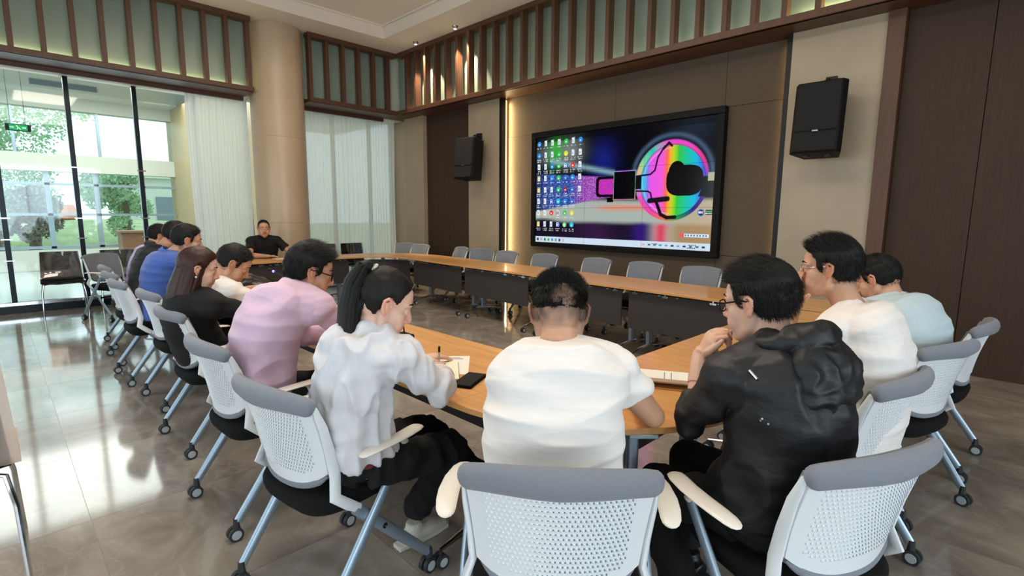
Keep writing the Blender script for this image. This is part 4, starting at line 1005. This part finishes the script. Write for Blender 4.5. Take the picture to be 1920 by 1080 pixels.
def person(label, hip, yaw, N, head, hyaw, hpitch, hroll=0, sw=.185, g=1.0, gb=1.0, bow=.05, syaw=None, S=None, arms=None, knees=None, ankles=None,
           top='whitetee', sleeve='short', bottom='trouser', skin='skin', far=False, hair=None, glasses=None, fem=False, hs=1.0, wr=.005, fold=(3, 3, 16), loose=0, eyes=False, shoes='bshoe', hem=.0, collar=False, hood=False, tone_extra=None, belt=None, sl_end=.55, cuff=None, slk=1.0, nape=False):
    hip, N, head = V(hip), V(N), V(head)
    root = empty('person', (hip.x, hip.y, 0), 0, label, 'person'); T0 = Matrix.Translation((-hip.x, -hip.y, 0))
    yw = math.radians(yaw); fwd = V((-math.sin(yw), math.cos(yw), 0)); 
    sy = math.radians(syaw if syaw is not None else yaw); sv = V((math.cos(sy), math.sin(sy), 0)); hv = V((math.cos(yw), math.sin(yw), 0)); sf = V((-math.sin(sy), math.cos(sy), 0))
    up = (N-hip).normalized()
    HX = T0@Matrix.Translation(head)@Matrix.Rotation(math.radians(hyaw), 4, 'Z')@Matrix.Rotation(math.radians(-hpitch), 4, 'X')@Matrix.Rotation(math.radians(hroll), 4, 'Y')@Matrix.Scale(hs, 4)
    sh = {}
    for s in (-1, 1):
        sh[s] = V(S[s]) if S else N+sv*s*sw-up*.055+sf*.035
    # arms
    A = {}
    for s in (-1, 1):
        if arms and s in arms: A[s] = tuple(V(p) for p in arms[s][:2])+(arms[s][2],)
        else:
            E_ = sh[s]+fwd*.13+hv*s*.035; E_.z = .81; W_ = E_+fwd*.23-hv*s*.10; W_.z = .795
            A[s] = (E_, W_, dict(d=tuple(fwd-hv*s*.5), back=(0, 0, 1), curl=.35))
    # spine
    d = N-hip; bdir = (-fwd-up*(-fwd).dot(up)).normalized()
    spine = [hip, hip+d*.33+bdir*bow*.8, hip+d*.72+bdir*bow, N]
    def cr(t):
        k = t*3; i = min(int(k), 2); u = k-i; p = [spine[max(i-1, 0)], spine[i], spine[i+1], spine[min(i+2, 3)]]
        return .5*((2*p[1])+(p[2]-p[0])*u+(2*p[0]-5*p[1]+4*p[2]-p[3])*u*u+(3*p[1]-p[0]-3*p[2]+p[3])*u**3)
    prof = [(-.06, .165, .125), (.05, .178, .135), (.2, .168*gb, .130*gb), (.42, .170*gb, .130*gb), (.62, .185, .125), (.78, .190, .115), (.88, .165, .098), (.95, .110, .075), (1.03, .066, .060)]
    def torso(mb, off, t0=-.06, t1=1.03, arms_=True):
        rg = []
        for t, hw, hd in prof:
            if t < t0-.001 or t > t1+.001: continue
            c = cr(max(t, 0)) + (up*t*.5 if t < 0 else V()); tt = (cr(min(max(t, 0)+.03, 1))-cr(max(t-.03, 0))).normalized()
            lat = hv.lerp(sv, min(max(t, 0), 1)).normalized(); dp = lat.cross(tt)*-1; hw_, hd_ = hw*g*(sw/.185 if .3 < t < .9 else 1)+off, hd*g+off; r = []
            for k in range(28):
                a = 2*PI*k/28; ca, sa = math.cos(a), math.sin(a); e = .82
                r.append(c+lat*math.copysign(abs(ca)**e, ca)*hw_+dp*math.copysign(abs(sa)**e, sa)*hd_)
            rg.append(r)
        mb.rings(rg, X=T0)
        for s in ((-1, 1) if arms_ else ()):
            mb.tube([N-up*.015, sh[s]+up*.012], [.052*g+off, .050*g+off], 12, X=T0); mb.ball(sh[s], .056*g+off, 14, X=T0)
            mb.tube([cr(.80)+sv*s*.06, sh[s]], [.085*g+off, .060*g+off], 12, X=T0)
    vx = .0085 if far else .006
    # skin
    parts = []
    mb = MB(); skull_mb(mb, HX, fem); nb_ = HX@V((0, -.030, -.062)); nr = (.046 if fem else .056)*hs*(1+.25*(g-1)*2)
    if nape:
        for zz, rr2 in ((-.066, .014), (-.092, .017)): mb.tube([(-.055, -.055, zz+.008), (-.03, -.078, zz+.002), (0, -.086, zz), (.03, -.078, zz+.002), (.055, -.055, zz+.008)], [rr2*.5, rr2, rr2*1.1, rr2, rr2*.5], 10, X=HX)
    n0 = T0@(N-up*.03); mb.tube([n0, n0.lerp(nb_, .55), nb_], [nr*1.12, nr, nr*1.02], 16)
    mb.ball(n0, nr*1.1, 12)
    hv_ = .0046 if far else .0032
    sk = fuse(mb, .0055, 9); mb = MB(); mb.add(sk[0].tolist(), sk[1]); head_mb(mb, HX, fem, eyes, far)
    parts.append(fuse(mb, hv_, 3))
    mb = MB(); torso(mb, -.022); q_ = 1 if sleeve == 'short' else .72
    for s in (-1, 1):
        E_, W_, _h = A[s]; mb.tube([sh[s], sh[s].lerp(E_, .5), E_], [.044*g, .045*g*q_, .037*g*q_], 12, X=T0); mb.ball(E_, .037*g*q_, 12, X=T0)
        e2 = E_.lerp(W_, .3); mb.tube([E_, e2, E_.lerp(W_, .7), W_], [.037*g*q_, .041*g*q_, .031*g, .0255], 12, X=T0, flat=1)
    kn = {}; an = {}
    for s in (-1, 1):
        kn[s] = V(knees[s]) if knees else hip+fwd*.41+hv*s*.13; 
        if not knees: kn[s].z = .50
        an[s] = V(ankles[s]) if ankles else kn[s]+fwd*.03+hv*s*.0
        if not ankles: an[s].z = .11
        mb.tube([hip+hv*s*.085-V((0, 0, .01)), kn[s]], [.06, .045], 10, X=T0); mb.tube([kn[s], kn[s].lerp(an[s], .35), an[s]], [.045, .045, .030], 10, X=T0)
    parts.append(fuse(mb, .012 if far else .009, 3, dec=.6))
    for s in (-1, 1):
        E_, W_, h = A[s]; mb = MB(); h = dict(h)
        dd = V(h['d']).normalized(); hs_ = 1.0 if not fem else .97
        hand_mb(mb, T0@W_, dd, h['back'], s, h.get('curl', .5), hs_, h.get('spread', .06), h.get('thumb', (.75, .65, -.15)), h.get('tcurl', .4))
        W0 = T0@W_; e0_ = T0@E_.lerp(W_, .55); mb.tube([e0_, W0.lerp(e0_, .3), W0, W0+dd*.02], [.033*g, .028, .0250, .024], 12)
        parts.append(fuse(mb, .0045 if far else .0032, 2))
    inv = HX.inverted()
    def tone(p):
        q = inv@p; c = [1, 1, 1]
        if abs(q.x) < .1 and abs(q.y) < .14 and abs(q.z) < .14:
            if q.y > .076 and -.077 < q.z < -.049 and abs(q.x) < .026: c = [.88, .62, .62]
            elif abs(q.x) > .078: c = [1.05, .86, .82]
            elif q.y > .07 and abs(q.x) < .05 and -.05 < q.z < -.01: c = [1.02, .93, .9]
            if tone_extra:
                c = tone_extra(q, c)
        return c
    mesh_obj('body', parts, M[skin], root, tone)
    if eyes:
        for s in (-1, 1):
            mb = MB(); mb.ball((s*.032, .0745, .0015), (.0115, .0115, .0105), 12, X=HX); mb.tube([(s*.032, .0845, .0015), (s*.032, .0865, .0015)], [.0052, .0048], 10, 1, X=HX)
            mb.build('eye', [M['eyew'], M['iris']], root)
    for s in (-1, 1): MB().tube([(s*.014, .0915, .029), (s*.030, .0895, .034), (s*.052, .0715, .029)], [.0026, .0040, .0016], 6, X=HX).build('eyebrow', M['hair'], root)
    # top garment
    def wrinkle(amp):
        sd = hip.x*7.3
        def f(p):
            q = V((p.x*fold[0]+sd, p.y*fold[1], p.z*fold[2])); a = noise.noise(q); b = noise.noise(V((p.x*9, p.y*9+sd, p.z*22)))
            return amp*(.9-2.4*abs(a)+.6*b)
        return f
    mb = MB(); off = .010+loose
    if hem:
        e = .0
    torso(mb, off+.004, hem if hem else -.06)
    for s in (-1, 1):
        E_, W_, _h = A[s]; k = (1+loose*8)*slk
        if sleeve == 'short':
            e1 = sh[s].lerp(E_, sl_end*.5); e2 = sh[s].lerp(E_, sl_end)
            mb.tube([sh[s], e1, e2, e2+(E_-sh[s]).normalized()*.004], [.058*g*k+.004, .060*g*k+.004, .064*g*k+.004, .060*g*k], 16, X=T0)
        elif sleeve == 'long' or sleeve == 'rolled':
            end = E_.lerp(W_, cuff or 1) if sleeve == 'long' else E_.lerp(W_, .42)
            mid = E_.lerp(end, .5)
            mb.tube([sh[s], sh[s].lerp(E_, .5), E_], [.060*g*k, .057*g*k, .050*g*k], 16, X=T0); mb.ball(E_, .054*g*k+.004, 14, X=T0)
            mb.tube([E_, mid, E_.lerp(end, .93), end], [.050*g*k, .050*g*k, .043*g*k if sleeve == 'rolled' else .036*g*k, .040*g if sleeve == 'rolled' else .032], 16, X=T0)
    hd_ = None
    if hood:
        hm_ = MB()
        hm_.tube([N+sv*.095+sf*.055-up*.03, N+sv*.096-sf*.02+up*.012, N+sv*.064-sf*.080+up*.045, N-sf*.102+up*.052, N-sv*.064-sf*.080+up*.045, N-sv*.096-sf*.02+up*.012, N-sv*.095+sf*.055-up*.03], [.016, .030, .036, .038, .036, .030, .016], 16, X=T0)
        hm_.tube([N-sf*.088+up*.035, N-sf*.135-up*.03, N-sf*.150-up*.10, N-sf*.148-up*.155, N-sf*.135-up*.18], [.032, .046, .044, .030, .010], 20, flat=2.7, up=tuple(sv), X=T0)
        hd_ = fuse(hm_, .006, 3, lambda p: .012*(.9-2.4*abs(noise.noise(V((p.x*13, p.y*13, p.z*20))))))
    if collar:
        rg = []; nn = (HX@V((0, -.030, -.062))); ax = (nn-T0@N).normalized()
    o = mesh_obj('jacket' if hood else 'shirt', [fuse(mb, vx, 4, wrinkle(wr))], M[top], root)
    if hd_: mesh_obj('hood', [hd_], M[top], root)
    # neckband
    ax = ((HX@V((0, -.03, -.062)))-T0@N).normalized(); c = T0@N+ax*(.022 if not collar else .020); a1 = (T0.to_3x3()@sv); a1 = (a1-ax*a1.dot(ax)).normalized(); a2 = ax.cross(a1)
    rb = (nr*1.24, nr*1.30)
    if collar:
        rg = []
        ax = (ax+up*.9).normalized(); a1 = (a1-ax*a1.dot(ax)).normalized(); a2 = ax.cross(a1)
        for z_, q in ((-.024, 1.22), (.012, 1.08), (.016, 1.03), (-.02, .98)):
            rg.append([T0@N+ax*(.014+z_-.014*max(0, math.sin(2*PI*k/28)))+a1*math.cos(2*PI*k/28)*nr*1.18*q+a2*math.sin(2*PI*k/28)*nr*1.22*q for k in range(28)])
        MB().rings(rg, caps=False).build('collar', M[top], o)
    # trousers
    mb = MB(); mb.ball(hip-V((0, 0, .015))+fwd*.01, (.165*g, .135*g, .10), 18, X=T0@Matrix.Translation((0, 0, 0))) if False else mb.tube([hip-hv*.075-V((0, 0, .02)), hip+hv*.075-V((0, 0, .02))], .105*min(g, 1.15), 18, X=T0)
    for s in (-1, 1):
        mb.tube([hip+hv*s*.085-V((0, 0, .02)), hip.lerp(kn[s], .5)+hv*s*.05-V((0, 0, .012)), kn[s]], [.100*g, .086*g, .066], 16, X=T0); mb.ball(kn[s], .066, 14, X=T0)
        lo_ = kn[s].lerp(an[s], .97); mb.tube([kn[s], kn[s].lerp(an[s], .4), lo_], [.066, .060, .050], 16, X=T0)
    torso(mb, .004, -.06, .2, False)
    mesh_obj('trousers', [fuse(mb, .009 if not far else .013, 3, wrinkle(wr*.8))], M[bottom], root)
    for s in (-1, 1):
        fd = fwd; a_ = T0@an[s]; mb = MB(); b0 = V((a_.x, a_.y, 0))
        mb.tube([b0-fd*.06+V((0, 0, .035)), b0+V((0, 0, .04)), b0+fd*.09+V((0, 0, .034)), b0+fd*.17+V((0, 0, .026))], [.030, .037, .036, .020], 14, flat=1.15, up=tuple(hv)); mb.tube([b0+V((0, 0, .04)), b0+V((0, 0, .095))], [.04, .036], 12)
        sh_o = mesh_obj('shoe', [fuse(mb, .007, 3)], M[shoes], root)
        MB().prism([tuple((b0+hv*(.038*w_)+fd*l_)[:2]) for w_, l_ in ((-.75, -.09), (.75, -.09), (1, 0), (1, .1), (.7, .175), (0, .195), (-.7, .175), (-1, .1), (-1, 0))], .001, .02).build('sole', M['rubber'] if shoes == 'bshoe' else M['shoe'], sh_o, bevel=.003)
    if belt:
        rg = []; c = cr(.06); tt = up
        for z_, q in ((-.018, 0), (-.018, .006), (.018, .006), (.018, 0)):
            rg.append([T0@(c+tt*z_+hv*math.cos(2*PI*k/32)*(.182*g+q+.004)+fwd*math.sin(2*PI*k/32)*(.136*g+q+.004)) for k in range(32)])
        MB().rings(rg, caps=False).build('belt', M[belt], root)
    if glasses:
        m = M['blackplastic'] if glasses == 'black' else M['chrome']; mb = MB(); t = .0022 if glasses == 'black' else .0014
        for s in (-1, 1):
            lp = [(s*.0335+.0245*math.copysign(abs(math.cos(a))**.7, math.cos(a)), .100-.007*(abs(s*.0335+.0245*math.cos(a))/.06)**2, .000+.018*math.copysign(abs(math.sin(a))**.7, math.sin(a))) for a in [2*PI*k/20 for k in range(21)]]
            mb.tube(lp, t, 6, X=HX)
            mb.tube([(s*.059, .094, .010), (s*.072, .070, .010), (s*.083, .010, .016), (s*.084, -.016, .010), (s*.082, -.034, -.012)], [t*1.2]*5, 6, X=HX)
        mb.tube([(-.009, .101, .004), (0, .103, .007), (.009, .101, .004)], t, 6, X=HX)
        g_ = mb.build('glasses', m, root)
        for s in (-1, 1): MB().add([(s*.0335+.023*math.cos(2*PI*k/16), .099, .017*math.sin(2*PI*k/16)) for k in range(16)], [tuple(range(16))], X=HX).build('lens', M['lens'], g_, smooth=False)
    if hair:
        hair = dict(hair); hm = hair.pop('m', 'hair'); hair_obj(HX, hair.pop('style', 'short'), root, M[hm], hair.pop('seed', 1), **hair)
    return root, HX, T0, dict(S=sh, A=A, fwd=fwd, hv=hv, up=up, sv=sv, sf=sf, N=N)

ON = TZ+.04
# heavyset man, seen from behind
def stub(q, c):
    # cropped back of the head: stubble over the scalp with a paler worn patch
    if q.z > -.068 and q.y < .02:
        n1 = noise.noise(V((q.x*38, q.y*38, q.z*30))); n2 = noise.noise(V((q.x*18+5, q.y*18, q.z*18)))
        k = min(max((q.z+.068)/.07, 0), 1); pale = math.exp(-((q.x-.012)/.030)**2-((q.z-.03)/.035)**2)
        dk = min(k*1.4, 1)*(.84+.45*n1)*(1-.18*pale)-.2*max(n2, 0)
        dk = min(max(dk, 0), .95); return [c[0]*(1-dk*.86), c[1]*(1-dk*.82), c[2]*(1-dk*.78)]
    return c
person('heavyset man in a white t-shirt seen from behind, cropped spiky hair, nearest in the middle', (-.93, 1.10, .57), 41, (-.985, 1.19, 1.045), (-1.035, 1.255, 1.135), 41, 24,
       sw=.185, g=.99, gb=1.06, bow=.045, S={1: (-.85, 1.30, .975), -1: (-1.07, 1.115, .975)},
       arms={1: ((-.765, 1.40, .83), (-.95, 1.60, ON), dict(d=(-.8, .5, 0), back=(0, 0, 1), curl=.5)), -1: ((-1.14, 1.24, .83), (-1.22, 1.48, ON), dict(d=(0, 1, 0), back=(0, 0, 1), curl=.5))},
       top='whitetee', sl_end=.50, bottom='trouser', hair=dict(style='crew', thick=.006, strand=.024, flow=(0, .1, .3), spike=1.0, count=3600, seed=3), tone_extra=stub, wr=.012, fold=(3.5, 3.5, 15), loose=.006, skin='skin', hs=1.03, nape=True)
# ponytailed woman
r7, H7, T7, K7 = person('woman with long black ponytail in a loose white blouse, writing at the table', (-1.68, .87, .57), 0, (-1.625, .90, 1.03), (-1.61, .97, 1.13), -20, 24,
       sw=.15, g=.76, bow=.035, syaw=8, S={1: (-1.49, .955, .96), -1: (-1.745, .885, .965)},
       arms={1: ((-1.43, 1.075, .835), (-1.655, 1.245, ON+.01), dict(d=(-.75, .62, .12), back=(.25, .25, 1), curl=.95, thumb=(.5, .8, -.4), tcurl=.6)), -1: ((-1.90, 1.12, .83), (-1.92, 1.34, ON), dict(d=(.2, 1, 0), back=(0, 0, 1), curl=.25))},
       knees={1: (-1.58, 1.25, .50), -1: (-1.80, 1.28, .50)}, ankles={1: (-1.80, 1.20, .13), -1: (-1.45, 1.50, .15)},
       top='blouse', sleeve='long', bottom='trouser', skin='skin2', fem=True, hair=dict(style='long', thick=.007, strand=.02, flow=(0, -.9, .3), spike=.05, count=0, seed=5, top=.6), wr=.020, fold=(15, 15, 5), loose=.012, slk=1.15, hem=.05, cuff=.84, collar=True, belt='belt', shoes='shoe')
mb = MB(); rnd = random.Random(2); RX = H7.to_3x3()
tie = H7@V((0, -.088, .105)); a = V((.7, -.25, 0)).normalized()
sx = T7@V((0, 0, 0))
pth = [(tie, .020, .020, a), (tie+V((-.014, -.024, .004)), .036, .028, a), (tie+V((-.045, -.046, -.055)), .070, .038, a), (tie+V((-.066, -.056, -.13)), .094, .042, a), (tie+V((-.080, -.058, -.21)), .106, .040, a), (tie+V((-.088, -.056, -.29)), .098, .030, a)]
def core(pth, sc=1.0, n=90, sub=5):
    rg = []; m_ = len(pth)
    for i in range((m_-1)*sub+1):
        t_ = i/sub; a0 = min(int(t_), m_-2); u = t_-a0
        def lerp(k): return tuple((1-u)*x+u*y for x, y in zip(pth[a0][k], pth[a0+1][k])) if k in (0, 3) else (1-u)*pth[a0][k]+u*pth[a0+1][k]
        p, rx, ry, ax = V(lerp(0)), lerp(1), lerp(2), V(lerp(3)).normalized()
        t = (V(pth[a0+1][0])-V(pth[a0][0])).normalized(); ax = (ax-t*ax.dot(t)).normalized(); ay = t.cross(ax)
        rg.append([p+(ax*math.cos(2*PI*k/n)*rx+ay*math.sin(2*PI*k/n)*ry)*sc*(1+.05*noise.noise(V((k*.9, i*.06, m_)))+.05*noise.noise(V((k*.23, i*.10, m_+3)))) for k in range(n)])
    return rg
mb.rings(core(pth[:-1]+[((Vector(pth[-1][0])+Vector(pth[-2][0]))*.5, .085, .028, a), (pth[-1][0], .060, .012, a)], .97)); long_locks(mb, pth, 260, .0014, rnd, 0)
long_locks(mb, [(Vector(pth[3][0]).lerp(Vector(pth[4][0]), .5), .08, .034, a), (pth[4][0], .084, .034, a), (pth[5][0], .078, .026, a), (Vector(pth[5][0])+Vector((-.004, 0, -.03)), .070, .018, a)], 420, .0022, rnd, 0)
low7 = H7@V((0, -.085, -.02)); p2 = [(H7@V((.01, -.06, .04)), .05, .03, a), (low7+V((.0, -.015, -.02)), .048, .026, a), (low7+V((-.01, -.02, -.07)), .038, .02, a), (low7+V((.01, -.01, -.11)), .022, .012, a)]
mb.rings(core(p2[:-1]+[(p2[-1][0], .010, .006, a)], .9)); long_locks(mb, p2, 120, .0012, rnd, 0)
mb.build('ponytail', M['hair'], r7, ang=180)
MB().tube([tie+RX@V((.017*math.cos(t), .010*math.sin(t), .014*math.sin(t))) for t in np.linspace(0, 2*PI, 17)], .0055, 8).build('hair_tie', M['cafe'], r7)
# man in pink
person('man in a pink shirt and black-rimmed glasses leaning over the table, thick dark hair', (-2.60, .86, .57), 0, (-2.455, .985, 1.085), (-2.47, 1.085, 1.165), -17, 18,
       sw=.175, g=.95, bow=.06, syaw=6, S={1: (-2.31, 1.04, 1.01), -1: (-2.62, .985, 1.01)},
       arms={1: ((-2.33, 1.23, .83), (-2.52, 1.43, ON), dict(d=(-.7, .7, 0), back=(0, 0, 1), curl=.4))},
       top='pinkshirt', sleeve='long', collar=True, glasses='black', hair=dict(style='short', thick=.020, strand=.040, flow=(0, .9, .25), spike=.5, count=3000, seed=7, top=1.5), wr=.011, fold=(5, 5, 9), loose=.006)
# woman with loose brown hair
r4, H4, T4, K4 = person('woman with loose dark brown hair in a black top, pearl earring', (-3.66, .88, .57), 0, (-3.60, .84, .965), (-3.55, .865, 1.105), -12, 14,
       sw=.165, g=.95, bow=.05, S={1: (-3.40, .90, .90), -1: (-3.72, .86, .90)}, arms={1: ((-3.36, 1.10, .83), (-3.34, 1.36, ON), dict(d=(-.3, 1, 0), back=(0, 0, 1), curl=.4))},
       top='blackcloth', sleeve='long', skin='skin2', fem=True, far=True, hair=dict(style='long', m='hairb', thick=.016, strand=.02, flow=(0, -.5, -.2), spike=.05, count=0, seed=8), loose=.008)
mb = MB(); a = V((1, .2, 0)).normalized(); hc = H4@V((0, -.045, .02))
p4_ = [(H4@V((0, -.02, .07)), .080, .085, a), (H4@V((0, -.035, .0)), .092, .085, a), (H4@V((0, -.045, -.05)), .097, .082, a)]
p4_ += [(p4_[-1][0]+V((-.01, -.03, -.09)), .108, .085, a), (p4_[-1][0]+V((-.02, -.045, -.19)), .112, .080, a), (p4_[-1][0]+V((-.03, -.06, -.27)), .112, .070, a)]
mb.rings(core(p4_, .99)); long_locks(mb, [(p, x*1.0, y*1.0, q) for p, x, y, q in p4_], 160, .002, rnd, 0)
mb.build('long_hair', M['hairb'], r4, ang=180)
MB().ball(H4@V((.084, -.012, -.040)), .007, 10).build('earring', M['pearl'], r4)
# reading man
person('man in a white t-shirt bending low over his phone on the table, short dark hair', (-4.55, .98, .57), 0, (-4.20, 1.14, .955), (-4.20, 1.255, 1.065), -18, 36,
       sw=.18, g=.95, bow=.05, S={1: (-4.05, 1.20, .88), -1: (-4.38, 1.24, .88)}, arms={1: ((-4.0, 1.33, .80), (-4.25, 1.52, .83), dict(d=(-.7, .5, .3), back=(.4, .2, 1), curl=.9)), -1: ((-4.55, 1.42, .81), (-4.40, 1.60, .84), dict(d=(.5, .7, .2), back=(0, 0, 1), curl=.8))},
       top='whitetee', sl_end=.6, far=True, hair=dict(style='short', thick=.010, strand=.022, flow=(0, .9, .1), spike=.25, count=1400, seed=9), hs=1.16)
# person in blue
person('man in a blue polo shirt, second beyond the brown-haired woman', (-5.30, .98, .57), 0, (-5.28, 1.07, 1.085), (-5.22, 1.20, 1.20), -8, 12, sw=.20, g=.98, bow=.05, far=True, top='bluepolo', collar=True,
       hair=dict(style='short', thick=.012, strand=.022, flow=(0, .9, .1), spike=.3, count=1400, seed=10), hs=1.1, eyes=True)
person('person in a black hooded top hunched over the table, beyond the blue polo shirt', (-6.12, 1.02, .57), 0, (-6.10, 1.16, 1.08), (-6.08, 1.30, 1.21), 4, 24, sw=.19, g=.98, bow=.06, far=True, top='charcoal', sleeve='long', hood=True,
       hair=dict(style='short', thick=.014, strand=.022, flow=(0, .9, .1), spike=.3, count=1200, seed=11), hs=1.1)
person('person in a lavender shirt, farthest of the near row, dark head bowed', (-7.02, 1.10, .57), 0, (-7.06, 1.26, 1.06), (-7.12, 1.36, 1.17), -5, 20, sw=.17, g=.90, bow=.03, far=True, top='lavender', sleeve='long',
       hair=dict(style='long', thick=.014, strand=.025, flow=(0, -.3, -.3), spike=.2, count=1000, seed=12), hs=1.05)
# man in black t-shirt at the far end
person('man in a black t-shirt facing the camera from the far left end of the table', (-8.72, 3.05, .57), -92, (-8.60, 3.03, 1.06), (-8.53, 3.02, 1.205), -104, 6, sw=.20, g=1.08, bow=.02, far=True, top='blackcloth', sl_end=.58,
       arms={1: ((-8.42, 2.76, .80), (-8.24, 2.96, ON), dict(d=(.3, 1, 0), back=(0, 0, 1), curl=.3)), -1: ((-8.46, 3.40, .80), (-8.25, 3.30, ON), dict(d=(.6, -.8, 0), back=(0, 0, 1), curl=.3))},
       hair=dict(style='balding', thick=.005, strand=.008, flow=(0, .5, .1), spike=.3, count=1000, seed=13), hs=1.06)
# man in black jacket
r9, H9, T9, K9 = person('young man in a black hooded jacket and glasses, chin on his folded hands, lower right', (-.49, 1.60, .57), 72, (-.47, 1.59, 1.075), (-.565, 1.645, 1.185), 84, 10,
       sw=.185, g=.92, bow=.055, syaw=72, S={-1: (-.555, 1.44, .985), 1: (-.45, 1.79, .985)},
       arms={-1: ((-.685, 1.50, .805), (-.735, 1.635, .99), dict(d=(.45, .12, .85), back=(-.6, -.6, .2), curl=1.0, thumb=(.6, .6, .1))), 1: ((-.72, 1.88, .805), (-.76, 1.76, .985), dict(d=(.35, -.4, .8), back=(-.7, .3, .3), curl=1.0))},
       top='jacket', sleeve='rolled', hood=True, glasses='black', hair=dict(style='short', thick=.014, strand=.034, flow=(0, .9, .2), spike=.55, count=3600, seed=14, top=1.6), wr=.014, fold=(7, 7, 7), loose=.009,
       knees={-1: (-.86, 1.60, .50), 1: (-.86, 1.86, .50)}, ankles={-1: (-.62, 1.44, .12), 1: (-.84, 1.9, .12)}, skin='skin2')
jk = [c for c in r9.children if c.name.startswith('jacket')][0]
def on_jacket(p): ok, q, n, _ = jk.closest_point_on_mesh(T9@V(p)); return q, n
q, n = on_jacket((-.49, 1.40, 1.04)); q2, n2 = on_jacket((-.465, 1.385, 1.028)); MB().tube([q+n*.002, q2+n2*.002], .004, 8).build('toggle', M['chrome'], r9)
for p in ((-.435, 1.30, .925), (-.425, 1.30, .912), (-.450, 1.30, .912)):
    q, n = on_jacket(p); MB().tube([q, q+n*.003], .003, 10).build('eyelet', M['chrome'], r9)
q, n = on_jacket((-.30, 1.42, .66)); MB().tube([q+V((-.01, 0, 0)), q+V((.012, 0, .004))], .003, 6).build('zip_pull', M['chrome'], r9)
# man in white t-shirt with glasses
person('man in a white t-shirt and thin-rimmed glasses holding a hand over his mouth, right side', (-.42, 2.42, .57), 84, (-.475, 2.46, 1.085), (-.575, 2.46, 1.235), 97, 4,
       sw=.19, g=.98, bow=.055, S={-1: (-.51, 2.27, .99), 1: (-.47, 2.67, 1.0)},
       arms={-1: ((-.72, 2.36, .81), (-.675, 2.405, 1.06), dict(d=(-.10, .12, 1), back=(-.9, -.45, 0), curl=.18, thumb=(.9, .3, -.3), tcurl=.2)), 1: ((-.68, 2.75, .80), (-.88, 2.60, ON), dict(d=(-.8, -.5, 0), back=(0, 0, 1), curl=.4))},
       top='whitetee', sl_end=.6, glasses='thin', eyes=True, bottom='khaki', hair=dict(style='short', thick=.016, strand=.036, flow=(0, .7, .3), spike=.45, count=3200, seed=15, top=1.4), wr=.008, fold=(3, 3, 13), loose=.004)
person('man in a pale blue-grey t-shirt looking down, farthest on the right side', (-.36, 3.22, .57), 72, (-.45, 3.30, 1.02), (-.55, 3.36, 1.115), 78, 24,
       sw=.19, g=1.0, bow=.06, top='paleblue', sl_end=.6, hair=dict(style='short', thick=.012, strand=.028, flow=(0, .8, .2), spike=.4, count=2000, seed=16, top=1.2), wr=.005)
